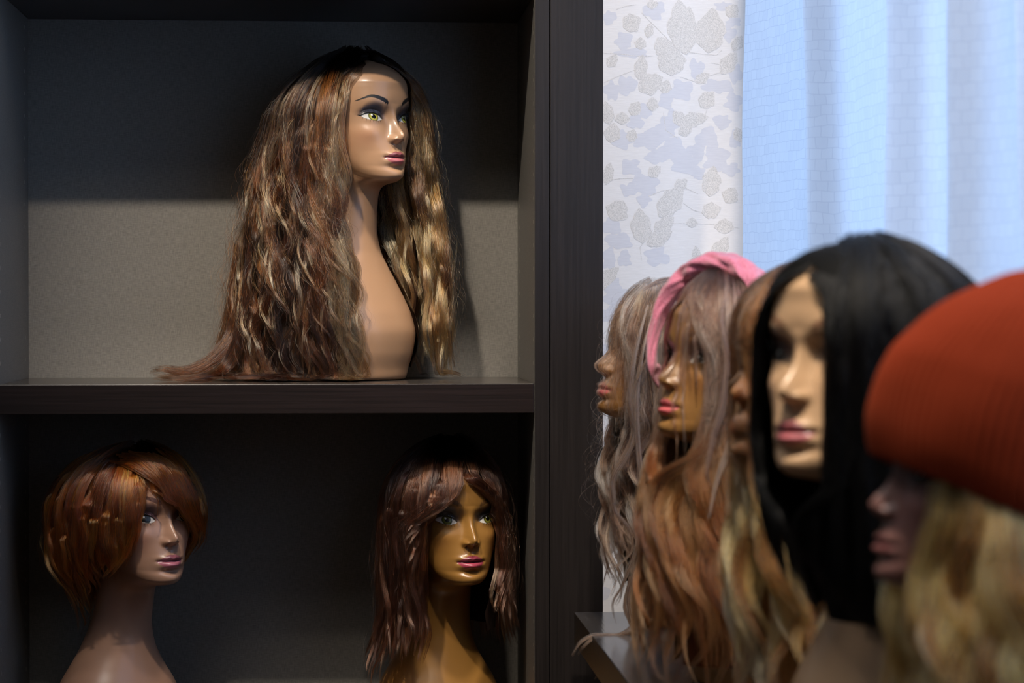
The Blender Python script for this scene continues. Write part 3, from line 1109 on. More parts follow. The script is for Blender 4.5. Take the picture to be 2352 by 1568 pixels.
def hair_object(name, parts, parent, mat):
    cu = bpy.data.hair_curves.new(name)
    sizes = []
    for Q, C, R in parts:
        sizes += [Q.shape[1]] * Q.shape[0]
    cu.add_curves(sizes)
    P = np.concatenate([Q.reshape(-1, 3) for Q, C, R in parts]) * 0.001
    C = np.concatenate([C.reshape(-1, 3) for Q, C, R in parts])
    R = np.concatenate([R.ravel() for Q, C, R in parts]) * 0.001
    cu.attributes['position'].data.foreach_set('vector', P.astype(np.float32).ravel())
    ra = cu.attributes.get('radius') or cu.attributes.new('radius', 'FLOAT', 'POINT')
    ra.data.foreach_set('value', R.astype(np.float32))
    ca = cu.attributes.new('col', 'FLOAT_COLOR', 'POINT')
    c4 = np.ones((len(C), 4), dtype=np.float32)
    c4[:, :3] = C
    ca.data.foreach_set('color', c4.ravel())
    o = bpy.data.objects.new(name, cu)
    COL.objects.link(o)
    cu.materials.append(mat)
    o.parent = parent
    return o


def make_cap(env, parent, z_end, cols, shell=0.78, margin=12.0, floor=None, low=0.62, name='wig_cap', z_open=536, apex=0.97):
    """the net of the wig: a thin closed-behind shell over the scalp and down behind the hair"""
    head = env.head
    nu, nv = 150, 110
    qs = np.linspace(-PI / 2 * env.h * 0.985, env.zd - z_end, nv)
    s = np.linspace(0, 1, nu)
    al = PI / 2 + np.minimum(qs, 0) / env.h
    z = np.where(qs < 0, env.zd + env.h * apex * np.cos(al), env.zd - qs)
    f = np.where(qs < 0, np.sin(al) ** env.exp, 1.0)
    eL, eR = env.edges(z)
    # no gap above the hair line
    m = smooth(z_open + 8, z_open - 8, z)
    eL = env.split + (eL - margin - env.split) * m
    eR = env.split + (eR + margin - env.split) * m
    phi = eR[:, None] + (eL + 360 - eR)[:, None] * s[None]
    om = -PI / 2 + head.psi + np.radians(phi)
    ze = np.minimum(z, env.zd)[:, None] + 0 * om
    sh = np.interp(z, [z_end, z_end + 150, env.zd, env.zd + env.h], [low, shell, min(shell, 0.76), 0.72])[:, None]
    r = env.radius(ze, om, f[:, None]) * sh
    T2 = np.stack([head.T, np.roll(head.T, 1, 0), np.roll(head.T, -1, 0), np.roll(head.T, 1, 1), np.roll(head.T, -1, 1)]).max(0)
    hr = table_r(T2, np.clip(z[:, None] + 0 * om, 0, 606 * head.sc) / head.sc, np.radians(phi)) * head.sc + 4.0
    hr = hr + (7 * np.exp(-((z / head.sc - 452) / 16) ** 2))[:, None] * (np.abs((phi + 180) % 360 - 180) < 75)
    hr = np.where(z[:, None] / head.sc > 562, 0, hr)
    r = np.maximum(r, hr)
    V = np.stack([r * np.cos(om), r * np.sin(om), z[:, None] + 0 * om], -1).reshape(-1, 3) * 0.001
    idx = np.arange(nv * nu).reshape(nv, nu)
    fq = np.stack([idx[:-1, :-1], idx[1:, :-1], idx[1:, 1:], idx[:-1, 1:]], -1).reshape(-1, 4)
    me = np_mesh(name, V, fq)
    rng = np.random.default_rng(3)
    k = np.interp(z, [z_end, env.zd - 40, env.zd + 40], [0, 0, 1])[:, None, None]  # tones darker than the hair, painted as the shaded depth between strands
    st = (0.75 + 0.5 * rng.random((1, nu, 1)))
    set_col(me, ((lin(*cols[1]) * (1 - k) + lin(*cols[0]) * k) * st * np.ones((nv, nu, 1))).reshape(-1, 3))
    return link(name, me, M_CAP, parent)


def make_wig(label, env, layers, cap, mat=None, group=None):
    h = env.head
    root = empty('wig', (h.X, h.Y, h.Z))
    tag(root, label, 'wig', group)
    parts = [strands_for(env, L) for L in layers]
    hair_object('hair', parts, root, mat or M_HAIR)
    make_cap(env, root, **cap)
    return root

# ------------------------------------------------------------------ the mannequins
SHELF1, SHELF3 = SHELF_Z[0], SHELF_Z[2]
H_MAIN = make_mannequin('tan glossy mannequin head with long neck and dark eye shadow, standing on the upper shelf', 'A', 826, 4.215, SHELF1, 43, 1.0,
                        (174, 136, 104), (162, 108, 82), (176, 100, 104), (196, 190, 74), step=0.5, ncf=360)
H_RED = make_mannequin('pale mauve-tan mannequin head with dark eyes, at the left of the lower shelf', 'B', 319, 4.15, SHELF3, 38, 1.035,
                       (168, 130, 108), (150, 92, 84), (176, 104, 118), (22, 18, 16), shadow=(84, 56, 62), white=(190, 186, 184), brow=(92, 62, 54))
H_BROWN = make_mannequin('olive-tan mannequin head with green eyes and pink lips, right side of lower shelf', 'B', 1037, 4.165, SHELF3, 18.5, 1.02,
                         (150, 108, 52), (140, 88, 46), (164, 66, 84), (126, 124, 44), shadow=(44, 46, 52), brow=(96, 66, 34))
low = dict(step=0.9, ncf=190)
H_SILVER = make_mannequin('tan mannequin head in full profile, farthest along the wall shelf beside the bookcase', 'B', 1516, 3.75, CT_Z, -82, 0.95,
                          (146, 104, 56), (150, 90, 60), (214, 104, 110), (96, 84, 50), shadow=(96, 84, 92), brow=(110, 80, 52), pitch=11, **low)
H_PINK = make_mannequin('tan mannequin head wearing a pink towelling headband, second along the wall shelf from the bookcase', 'B', 1664, 3.14, CT_Z, -66, 0.95,
                        (154, 112, 62), (156, 98, 64), (220, 108, 112), (70, 56, 40), shadow=(90, 74, 80), brow=(110, 80, 52), pitch=9, **low)
H_OMBRE = make_mannequin('mannequin head mostly hidden between the headband head and the black wig', 'B', 1857, 2.65, CT_Z, -66, 0.95,
                         (190, 146, 100), (172, 110, 80), (206, 118, 116), (70, 56, 40), shadow=(70, 56, 56), pitch=8, **low)
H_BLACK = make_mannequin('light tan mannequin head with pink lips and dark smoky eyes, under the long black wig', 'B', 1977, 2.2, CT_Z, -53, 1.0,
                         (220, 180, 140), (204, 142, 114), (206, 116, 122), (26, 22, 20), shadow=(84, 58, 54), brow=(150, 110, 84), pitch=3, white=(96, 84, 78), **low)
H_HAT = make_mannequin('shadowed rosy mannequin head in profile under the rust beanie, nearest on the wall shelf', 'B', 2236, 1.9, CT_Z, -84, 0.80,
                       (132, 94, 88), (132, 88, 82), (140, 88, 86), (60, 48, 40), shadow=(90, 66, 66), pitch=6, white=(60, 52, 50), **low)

# ------------------------------------------------------------------ the wigs


def zof(head, py):
    """height in mm above the head's base of a picture line at the head's depth"""
    return (CAMZ - head.Z) * 1000 + (VPY - py) * head.Y / F * 1000


def rows(head, tab):
    k = head.Y / F * 1000
    return [(zof(head, py), max(20, (head.px0 - a) * k), max(20, (b - head.px0) * k), yf, yb) for py, a, b, yf, yb in tab]


def edge(head, tab):
    return [(zof(head, py), ph) for py, ph in tab]


def lock_along(head, pts, w, ns, palette, seed, n=36, thick=0.22, tip=0.25, flat=0.5, noise=0.8, twist=0.0):
    """one lock whose middle line is given as (picture x, picture y, mm behind the axis)"""
    rng = np.random.default_rng(seed)
    k = head.Y / F * 1000
    P = np.array([((px - head.px0) * (head.Y + dy / 1000) / F * 1000 + (VPX - VPX), dy, (CAMZ - head.Z) * 1000 + (VPY - py) * (head.Y + dy / 1000) / F * 1000)
                  for px, py, dy in pts], float)
    s = np.concatenate([[0], np.cumsum(np.linalg.norm(np.diff(P, axis=0), axis=1))])
    t = np.linspace(0, 1, n)
    Q = np.stack([pchip(s, P[:, j], t * s[-1]) for j in range(3)], 1)
    T = np.gradient(Q, axis=0)
    T /= np.linalg.norm(T, axis=1, keepdims=True) + 1e-9
    a = np.cross(T, [0, -1.0, 0.0])
    a /= np.linalg.norm(a, axis=1, keepdims=True) + 1e-9
    b = np.cross(T, a)
    an = rng.random((ns, 1)) * 2 * PI + twist * t[None] * 6
    ra = np.sqrt(rng.random((ns, 1)))
    wt = w * (0.15 + 0.85 * smooth(0, 0.35, t)) * (1 - (1 - tip) * smooth(0.5, 1.0, t))
    u = ra * np.cos(an) * wt[None]
    v = ra * np.sin(an) * wt[None] * flat
    k1 = rng.uniform(1.5, 4, (ns, 1))
    u = u + noise * np.sin(2 * PI * (k1 * t[None] + rng.random((ns, 1))))
    X = Q[None] + a[None] * u[..., None] + b[None] * v[..., None]
    cut = rng.uniform(0.85, 1.0, (ns, 1)) * t[None] * (n - 1)
    i = np.clip(cut.astype(int), 0, n - 2)
    f = (cut - i)[..., None]
    r = np.arange(ns)[:, None]
    X = X[r, i] * (1 - f) + X[r, i + 1] * f
    pal = np.array([lin(*c[0]) for c in palette])
    wts = np.array([c[1] for c in palette], float)
    C = pal[rng.choice(len(pal), ns, p=wts / wts.sum())] * np.exp(rng.normal(0, 0.15, (ns, 1)))
    C = np.repeat(C[:, None], n, 1)
    R = thick * (1 - 0.65 * smooth(0.6, 1, t))[None] * np.ones((ns, 1))
    return X, np.clip(C, 0.001, 0.95), R


def wig(label, env, layers, cap, extra=(), mat=None):
    h = env.head
    root = empty('wig', (h.X, h.Y, h.Z))
    tag(root, label, 'wig')
    parts = [strands_for(env, L) for L in layers] + list(extra)
    hair_object('hair', parts, root, mat or M_HAIR)
    make_cap(env, root, **cap)
    return root


def painted(rules, var=0.16):
    """palette by direction: [(phi from, phi to, [(rgb, weight)...])]"""
    def f(phi, base, rng):
        out = base.copy()
        for a, b, pal in rules:
            m = np.where((phi >= a) & (phi < b))[0]
            p = np.array([lin(*c[0]) for c in pal])
            w = np.array([c[1] for c in pal], float)
            out[m] = p[rng.choice(len(p), len(m), p=w / w.sum())]
        return out
    return f


# ---- long ombre waves on the upper shelf
h = H_MAIN
z = lambda py: zof(h, py)
env = Env(h, z(298), z(112) - z(298),
          rows(h, [(298, 628, 984, 112, 120), (350, 612, 992, 114, 130), (450, 586, 1000, 116, 138), (550, 566, 1018, 122, 145), (650, 550, 1028, 130, 150),
                   (750, 536, 1032, 134, 150), (820, 524, 1034, 130, 150), (865, 512, 1040, 122, 150)]), -8,
          edge(h, [(140, -10), (152, -30), (175, -50), (200, -60), (300, -64), (400, -62), (500, -63), (600, -52), (700, -46), (800, -42), (865, -40)]),
          edge(h, [(140, -6), (152, 8), (175, 26), (200, 38), (240, 46), (400, 46), (520, 44), (650, 38), (760, 32), (865, 34)]), exp=1.35)
BR = [((76, 38, 17), 3), ((44, 25, 17), 3.4), ((119, 58, 23), 2), ((168, 104, 53), 0.5), ((29, 18, 13), 2.8), ((91, 42, 15), 2.4)]
GO = [((182, 130, 73), 3), ((139, 91, 48), 2.5), ((217, 166, 105), 2), ((93, 59, 34), 1.8), ((62, 40, 25), 1)]
FR = [((227, 176, 119), 3), ((185, 132, 81), 2), ((139, 90, 51), 1.2), ((88, 55, 33), 0.8)]
pnt = painted([(-180, -62, BR), (-62, -50, FR + BR[:1]), (-50, 0, FR), (0, 75, GO), (75, 130, GO + BR[:3]), (130, 200, BR)])
base = dict(palette=BR, paint=pnt, var=0.3, root_col=(13, 10, 9), root_z=(z(225), z(165)), floor=0.0, ymin=-200, ymax=160, mix=0.18, thick=0.21)
left_end = lambda p: np.where(p < -95, -70 - 40 * np.sin(p * 3.7), np.where(p < -20, -22 + 28 * np.sin(p * 5.1), 40))
right_end = lambda p: 55 + 60 * np.sin(p * 4.3)
layers = [
    dict(base, seed=1, locks=70, strands=130, phi=(-175, -48), end=left_end, end_sd=26, layer=(0.62, 0.88), amp=(3, 8), wave=(110, 160), w_mid=12, w_root=13, n=46, spread=1.2, flat=0.7, curl=0.15),
    dict(base, seed=2, locks=74, strands=165, phi=(-165, -34), end=left_end, end_sd=24, layer=(0.84, 1.03), amp=(3.5, 7.5), wave=(125, 185), w_mid=11, w_root=12, n=52,
         spread=1.35, edge_soft=11, drift=6, fly=0.12, flat=0.65, wave_sync=0.5, tip_w=0.25, curl=0.12, noise=1.1),
    dict(base, seed=3, locks=58, strands=120, phi=(-4, 112), end=right_end, end_sd=45, layer=(0.74, 1.03), amp=(3.5, 8), wave=(110, 160), w_mid=10, w_root=10, n=52, edge_soft=10, flat=0.8,
         wave_sync=0.3, tip_w=0.35, fly=0.16, drift=8, curl=0.35, noise=1.6),
    dict(base, seed=8, locks=44, strands=90, phi=(40, 112), end=(60, 260), layer=(0.5, 0.9), amp=(4, 9), wave=(95, 140), w_mid=10, w_root=10, n=48, edge_soft=26, flat=0.8, tip_w=0.35, fly=0.14, drift=8, noise=1.6),
    dict(base, seed=4, locks=50, strands=80, phi=(60, 190), end=(0, 90), layer=(0.7, 0.98), amp=(3, 8), wave=(70, 110), w_mid=11, w_root=12, n=40),
    dict(base, seed=7, locks=34, strands=22, phi=(-150, -30), end=left_end, end_sd=50, layer=(0.98, 1.06), amp=(5, 12), wave=(110, 160), w_mid=3.5, w_root=5, n=52, thick=0.2,  # thin blonde streaks, partly golden shine put into the strand colour
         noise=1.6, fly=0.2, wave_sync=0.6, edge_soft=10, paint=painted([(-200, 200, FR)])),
    dict(base, seed=5, locks=64, strands=9, phi=(-150, -50), end=left_end, end_sd=60, layer=(0.98, 1.14), amp=(4, 12), wave=(60, 120), w_mid=14, w_root=12, n=48, thick=0.12,
         noise=2.5, fly=0.5, fly_amp=1.4),
    dict(base, seed=6, locks=20, strands=7, phi=(0, 110), end=right_end, end_sd=60, layer=(0.98, 1.08), amp=(4, 12), wave=(60, 120), w_mid=14, w_root=12, n=48, thick=0.12,
         noise=2.5, fly=0.5, fly_amp=1.2),
]
PALE = [((214, 186, 150), 3), ((190, 150, 104), 2), ((160, 116, 74), 1)]
extra = [
    lock_along(h, [(560, 640, -40), (540, 760, -50), (515, 800, -60), (470, 838, -70), (420, 852, -80), (372, 846, -85), (345, 853, -80)], 13, 170, BR[:4], 23, tip=0.4, noise=2.0),
    lock_along(h, [(545, 560, 0), (535, 700, -10), (510, 800, -20), (460, 850, -40), (400, 862, -60), (352, 864, -70)], 13, 170, BR, 24, tip=0.4, noise=2.0),
    lock_along(h, [(575, 560, -60), (560, 740, -70), (520, 840, -80), (470, 866, -120), (400, 870, -130), (362, 867, -120)], 11, 140, BR, 25, tip=0.4, noise=2.0),
]
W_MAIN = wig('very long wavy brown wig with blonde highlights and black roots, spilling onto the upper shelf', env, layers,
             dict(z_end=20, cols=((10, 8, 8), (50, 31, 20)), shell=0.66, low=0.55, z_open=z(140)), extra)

# ---- short copper wig
h = H_RED
z = lambda py: zof(h, py)
env = Env(h, z(1180), z(1012) - z(1180),
          rows(h, [(1180, 108, 468, 112, 118), (1240, 110, 466, 112, 118), (1290, 118, 440, 108, 112), (1340, 142, 400, 95, 105), (1420, 165, 380, 85, 122)]), -24,
          edge(h, [(1095, -25), (1112, -28), (1140, -31), (1200, -35), (1260, -42), (1290, -52), (1340, -75), (1400, -105)]),
          edge(h, [(1095, -23), (1112, -20), (1140, -6), (1170, 14), (1190, 24), (1240, 28), (1300, 34), (1400, 60)]), exp=1.05)
CO = [((154, 66, 18), 3), ((112, 44, 13), 3), ((200, 102, 36), 1.8), ((66, 27, 10), 2)]
red_end = lambda p: np.interp(p, [-190, -140, -110, -75, -50, -30, -20, 10, 40, 80, 120, 180],
                              [z(1400), z(1395), z(1345), z(1310), z(1285), z(1262), z(1180), z(1225), z(1240), z(1260), z(1330), z(1400)])
base = dict(palette=CO, root_col=(34, 19, 12), root_z=(z(1065), z(1025)), mix=0.15, thick=0.22, amp=(2, 6), wave=(120, 190), n=38, w_root=11, w_mid=9, drift=5, rise=30,
            wave_from=-90, curl=0.4, tip_w=0.25, cut=0.6, fly=0.03, noise=0.35, freq=(0.5, 1.4), var=0.28)
layers = [
    dict(base, seed=11, locks=120, strands=75, phi=(-185, -26), end=red_end, end_sd=12, layer=(0.76, 0.95), edge_soft=7, tip_out=-0.08),
    dict(base, seed=12, locks=120, strands=95, phi=(-180, -26), end=red_end, end_sd=16, layer=(0.93, 1.02), edge_soft=7, tip_out=-0.10, tip_len=0.25),
    dict(base, seed=13, locks=84, strands=95, root=(3, 95), phi=(-23, 100), end=red_end, end_sd=10, layer=(0.86, 1.02), edge_soft=9, tip_out=-0.04, sweep=lambda p: np.interp(p, [-25, 40], [10, 0])),
    dict(base, seed=14, locks=50, strands=70, phi=(95, 185), end=red_end, end_sd=14, layer=(0.8, 1.0)),
    dict(base, seed=15, locks=50, strands=8, phi=(-180, 100), end=red_end, end_sd=25, layer=(1.0, 1.07), thick=0.11, noise=1.2, fly=0.4, w_mid=12),
]


def fringe(h, n, seed, pal):
    """locks combed from the crown across the forehead to the picture's right"""
    rng = np.random.default_rng(seed)
    out = []
    for i in range(n):
        f = (i + rng.random()) / n
        sx, sy = 275 + 110 * f + rng.normal(0, 9), 1046 - 14 * f + rng.normal(0, 5)
        ex, ey = 384 + 96 * f ** 0.8 + rng.normal(0, 5), 1120 + 104 * f + rng.normal(0, 8)
        pts = []
        for t in (0, 0.25, 0.5, 0.75, 1.0):
            px = sx + (ex - sx) * (t ** 0.85)
            py = sy + (ey - sy) * (t ** (1.7 - 0.3 * f))
            xm = (px - 319) * 0.747
            zm = min(1.0, max(0.0, (1180 - py) / 172.0))
            rx = 122 * math.sqrt(max(0.05, 1 - zm ** 2))
            ry = 116 * math.sqrt(max(0.05, 1 - zm ** 2))
            dy = -ry * math.sqrt(max(0.03, 1 - min(1, abs(xm) / max(rx, abs(xm) + 2)) ** 2)) - 2 * rng.random()
            pts.append((px, py, dy))
        out.append(lock_along(h, pts, rng.uniform(6, 10), 80, pal, seed * 100 + i, n=30, thick=0.2, tip=0.15, flat=0.4, noise=0.5))
    return out


extra = fringe(h, 30, 35, CO) + [
    lock_along(h, [(330, 1090, -98), (352, 1120, -104), (374, 1150, -104), (370, 1185, -104), (362, 1200, -104)], 1.2, 9, CO, 31, thick=0.13),
]
W_RED = wig('short layered copper wig with a side-swept fringe on the lower shelf', env, layers,
            dict(z_end=z(1232), cols=((66, 34, 15), (50, 25, 12)), shell=0.78, low=0.7, z_open=z(1096)), extra)

# ---- dark chestnut wig
h = H_BROWN
z = lambda py: zof(h, py)
env = Env(h, z(1165), z(995) - z(1165),
          rows(h, [(1165, 872, 1166, 116, 118), (1250, 868, 1174, 118, 120), (1320, 868, 1178, 116, 120), (1400, 868, 1180, 114, 120), (1460, 862, 1180, 116, 130), (1520, 850, 1185, 118, 140)]), -8,
          edge(h, [(1075, -9), (1092, -11), (1130, -18), (1165, -33), (1190, -46), (1250, -50), (1320, -52), (1400, -50), (1440, -44), (1520, -46)]),
          edge(h, [(1075, -7), (1092, -3), (1120, 12), (1150, 26), (1200, 33), (1300, 35), (1370, 20), (1400, 12), (1480, 25)]), exp=1.25)
CH = [((66, 35, 23), 3), ((89, 49, 31), 2.6), ((121, 73, 46), 1.4), ((43, 24, 17), 2.5), ((166, 114, 75), 0.5)]
br_end = lambda p: np.interp(p, [-190, -100, -60, -48, -30, -10, -6, 20, 60, 100, 180],
                             [z(1500), z(1505), z(1490), z(1330), z(1215), z(1170), z(1150), z(1390), z(1440), z(1470), z(1500)])
base = dict(palette=CH, root_col=(16, 10, 8), root_z=(z(1085), z(1030)), mix=0.15, thick=0.22, amp=(1, 4), wave=(130, 200), n=40, w_root=10, w_mid=9, drift=4.5, rise=30,
            wave_from=0, curl=0.4, cut=0.65, fly=0.06, noise=0.6, freq=(0.6, 2.2), var=0.28)
layers = [
    dict(base, seed=41, locks=90, strands=75, phi=(-170, -40), end=lambda p: np.full_like(p, z(1480)), end_sd=22, layer=(0.76, 0.95), edge_soft=7, tip_out=0.1),
    dict(base, seed=42, locks=115, strands=95, phi=(-165, -9), end=br_end, end_sd=22, layer=(0.92, 1.02), edge_soft=7, tip_out=0.10, tip_len=0.22),
    dict(base, seed=43, locks=95, strands=90, phi=(-7, 110), end=br_end, end_sd=18, layer=(0.84, 1.02), edge_soft=8, tip_out=0.08),
    dict(base, seed=44, locks=50, strands=70, phi=(100, 195), end=br_end, end_sd=14, layer=(0.8, 1.0)),
    dict(base, seed=45, locks=46, strands=8, phi=(-150, 110), end=br_end, end_sd=35, layer=(1.0, 1.07), thick=0.11, noise=2, fly=0.6, w_mid=12),
]
W_BROWN = wig('shoulder-length dark chestnut wig with parted fringe and flicked ends on the lower shelf', env, layers,
              dict(z_end=z(1440), cols=((14, 9, 8), (30, 18, 13)), shell=0.78, low=0.7, z_open=z(1060)))

# ---- ash blonde wig in profile
h = H_SILVER
z = lambda py: zof(h, py)
env = Env(h, z(790), z(640) - z(790),
          rows(h, [(790, 1408, 1682, 98, 100), (900, 1412, 1682, 100, 102), (1000, 1398, 1680, 102, 105), (1100, 1385, 1680, 108, 110), (1200, 1385, 1690, 112, 115),
                   (1300, 1382, 1700, 112, 115), (1400, 1390, 1705, 112, 115), (1440, 1395, 1705, 112, 115)]), 4,
          edge(h, [(650, 0), (670, -15), (720, -32), (815, -45), (900, -45), (1000, -40), (1080, -25), (1300, -20)]),
          edge(h, [(650, 5), (670, 8), (720, 14), (770, 26), (820, 38), (900, 42), (1000, 40), (1080, 24), (1180, 14), (1300, 20)]), exp=1.0)
AS = [((173, 133, 109), 3), ((133, 96, 74), 3), ((99, 66, 50), 2.2), ((229, 202, 185), 1.2), ((66, 44, 33), 1.8), ((205, 153, 113), 2)]
base = dict(palette=AS, root_col=(120, 110, 106), root_z=(z(690), z(645)), mix=0.2, thick=0.26, amp=(6, 12), wave=(100, 140), n=40, w_root=10, w_mid=9, drift=4, floor=0,
            wave_from=60, curl=0.8, wave_sync=0.7, flat=0.7, tip_w=0.2)
layers = [
    dict(base, seed=51, locks=70, strands=60, phi=(6, 130), end=(20, 150), layer=(0.8, 1.02), edge_soft=10),
    dict(base, seed=52, locks=40, strands=50, phi=(120, 260), end=(20, 120), layer=(0.8, 1.0)),
    dict(base, seed=53, locks=34, strands=50, phi=(-100, 2), end=(30, 150), layer=(0.85, 1.02), edge_soft=8),
    dict(base, seed=54, locks=30, strands=13, phi=(-26, 34), end=lambda p: np.interp(p, [-26, 34], [z(840), z(980)]), end_sd=30, layer=(0.98, 1.10), open=False, thick=0.15, w_mid=7, amp=(2, 5)),
    dict(base, seed=55, locks=30, strands=5, phi=(-40, 60), end=(60, 300), layer=(1.0, 1.2), thick=0.1, noise=4, fly=0.6, w_mid=12, amp=(8, 18)),
]
extra = [
    lock_along(h, [(1470, 700, -90), (1445, 780, -104), (1428, 860, -108), (1424, 920, -108), (1436, 985, -106), (1420, 1040, -106), (1384, 1110, -106), (1388, 1170, -106),
                   (1424, 1220, -106), (1432, 1260, -106), (1400, 1300, -106), (1366, 1316, -106)], 5, 80, AS, 61, thick=0.24),
    lock_along(h, [(1480, 720, -88), (1452, 820, -106), (1440, 930, -108), (1442, 1010, -108), (1450, 1120, -110), (1440, 1250, -112), (1400, 1360, -112), (1382, 1390, -112), (1392, 1440, -110)],
               5, 70, AS, 62),
    lock_along(h, [(1480, 1150, -110), (1450, 1280, -118), (1420, 1380, -120), (1430, 1440, -120), (1455, 1462, -112), (1400, 1466, -118), (1340, 1464, -122), (1305, 1480, -125), (1284, 1512, -128)],
               6, 110, AS, 63, tip=0.4),
    lock_along(h, [(1500, 1180, -108), (1470, 1300, -118), (1450, 1400, -120), (1440, 1455, -118), (1390, 1466, -120), (1340, 1470, -124), (1312, 1490, -126), (1298, 1510, -126)],
               5, 90, AS, 64, tip=0.4),
    lock_along(h, [(1470, 1300, -115), (1446, 1380, -125), (1420, 1450, -125), (1385, 1468, -122), (1358, 1480, -126), (1347, 1510, -128), (1348, 1540, -128), (1338, 1568, -126)],
               3, 40, AS, 65, tip=0.3),
    lock_along(h, [(1560, 640, -30), (1520, 642, -50), (1480, 655, -70), (1455, 668, -80)], 4, 60, AS, 66, tip=0.5),
    lock_along(h, [(1545, 760, -96), (1490, 790, -108), (1455, 840, -112), (1432, 900, -112), (1428, 960, -112), (1440, 1010, -110)], 1.6, 16, [((92, 66, 46), 1)], 67),
    lock_along(h, [(1500, 1000, -108), (1470, 1150, -114), (1462, 1260, -116), (1425, 1340, -116), (1410, 1400, -118), (1430, 1450, -118)], 7, 100, AS, 68),
]
W_SILVER = wig('ash blonde wavy wig in profile, its ends curling over the wall shelf edge', env, layers,
               dict(z_end=60, cols=((128, 112, 102), (88, 68, 55)), shell=0.74, low=0.62, z_open=z(655)), extra, M_HAIR_SOFT)

# ---- copper wig under the headband
h = H_PINK
z = lambda py: zof(h, py)
env = Env(h, z(790), z(618) - z(790),
          rows(h, [(790, 1536, 1866, 100, 98), (900, 1530, 1866, 102, 100), (1000, 1510, 1866, 106, 102), (1060, 1494, 1870, 112, 105), (1150, 1478, 1880, 118, 110), (1300, 1462, 1890, 124, 112),
                   (1450, 1455, 1890, 124, 112), (1582, 1450, 1890, 120, 112)]), -6,
          edge(h, [(640, -8), (660, -16), (720, -36), (815, -48), (960, -46), (1035, -42), (1090, -14), (1200, -10)]),
          edge(h, [(640, -4), (660, 10), (720, 32), (815, 48), (930, 50), (1030, 42), (1090, 0), (1200, -8)]), exp=1.0)
MV = [((156, 115, 95), 3), ((120, 83, 68), 2.5), ((87, 56, 45), 2.2), ((200, 161, 139), 1)]
CP = [(158, 88, 46), (124, 62, 28), (178, 108, 62), (80, 40, 20), (150, 90, 52)]
base = dict(palette=MV, root_col=(58, 44, 40), root_z=(z(700), z(640)), tip_pal=CP, tip_z=(z(1130), z(960)), mix=0.1, thick=0.34, amp=(9, 16), wave=(150, 210), n=38,
            w_root=11, w_mid=14, drift=3.5, floor=0, wave_from=100, curl=0.5, wave_sync=0.75, flat=0.55, tip_w=0.3)
layers = [
    dict(base, seed=71, locks=80, strands=60, phi=(-4, 130), end=(0, 120), layer=(0.84, 1.02), edge_soft=9),
    dict(base, seed=72, locks=46, strands=55, phi=(-130, -8), end=(0, 120), layer=(0.84, 1.02), edge_soft=9),
    dict(base, seed=73, locks=40, strands=45, phi=(130, 230), end=(0, 90), layer=(0.84, 1.0)),
    dict(base, seed=74, locks=6, strands=12, phi=(0, 36), end=lambda p: np.full_like(p, z(930)), end_sd=60, layer=(0.98, 1.05), open=False, w_mid=5, thick=0.28),
]
extra = [
    lock_along(h, [(1640, 660, -95), (1626, 740, -104), (1640, 830, -110), (1630, 920, -112), (1605, 1010, -114), (1590, 1090, -116), (1610, 1140, -116)], 6, 90, MV + [((172, 122, 90), 2)], 81, thick=0.3),
    lock_along(h, [(1680, 700, -98), (1664, 800, -108), (1668, 900, -112), (1650, 1000, -118), (1610, 1110, -122), (1590, 1200, -126)], 6, 90, [((180, 140, 112), 1), ((150, 112, 92), 1)], 82, thick=0.3),
]
W_PINK = wig('long wavy copper wig with mauve top, worn under the pink headband', env, layers,
             dict(z_end=30, cols=((52, 40, 36), (84, 48, 28)), shell=0.55, low=0.55, apex=0.88, z_open=z(640)), extra, M_HAIR_SOFT)

# ---- brown to blonde wig behind the black one
h = H_OMBRE
z = lambda py: zof(h, py)
env = Env(h, z(790), z(606) - z(790),
          rows(h, [(790, 1690, 2092, 104, 100), (900, 1686, 2092, 106, 102), (1000, 1688, 2090, 108, 104), (1100, 1690, 2090, 112, 105), (1200, 1684, 2095, 118, 108), (1300, 1676, 2100, 122, 110),
                   (1450, 1680, 2105, 122, 112), (1744, 1690, 2105, 118, 112)]), -10,
          edge(h, [(640, -12), (670, -22), (760, -40), (900, -46), (1040, -40), (1120, -12), (1250, -14)]),
          edge(h, [(640, -8), (680, 0), (760, 10), (900, 14), (1040, 12), (1120, -6), (1250, -8)]), exp=1.0)
OB = [((115, 64, 28), 3), ((85, 48, 25), 2.5), ((62, 38, 25), 2), ((98, 72, 56), 1)]
BL = [(196, 136, 70), (158, 100, 46), (214, 168, 106), (104, 60, 28), (176, 116, 58)]
base = dict(palette=OB, root_col=(60, 36, 24), root_z=(z(680), z(620)), tip_pal=BL, tip_z=(z(1240), z(1080)), mix=0.1, thick=0.4, amp=(10, 18), wave=(160, 220), n=36,
            w_root=12, w_mid=16, drift=3.5, floor=0, wave_from=100, curl=0.5, wave_sync=0.75, flat=0.55, tip_w=0.3)
layers = [
    dict(base, seed=91, locks=70, strands=55, phi=(-8, 130), end=(60, 200), layer=(0.84, 1.02), edge_soft=7),
    dict(base, seed=92, locks=40, strands=50, phi=(-130, -12), end=(60, 200), layer=(0.84, 1.02), edge_soft=9),
    dict(base, seed=94, locks=30, strands=60, phi=(-40, 30), end=lambda p: np.interp(p, [-40, 0, 30], [z(850), z(850), z(880)]), end_sd=10, layer=(0.92, 1.04), open=False, tip_pal=[(96, 58, 34)], wave_from=100),
    dict(base, seed=93, locks=36, strands=40, phi=(130, 230), end=(40, 150), layer=(0.84, 1.0)),
]
W_OMBRE = wig('brown wig turning to blonde waves, between the headband wig and the black wig', env, layers,
              dict(z_end=80, cols=((48, 28, 16), (110, 76, 44)), shell=0.76, low=0.68, z_open=z(650)), (), M_HAIR_SOFT)

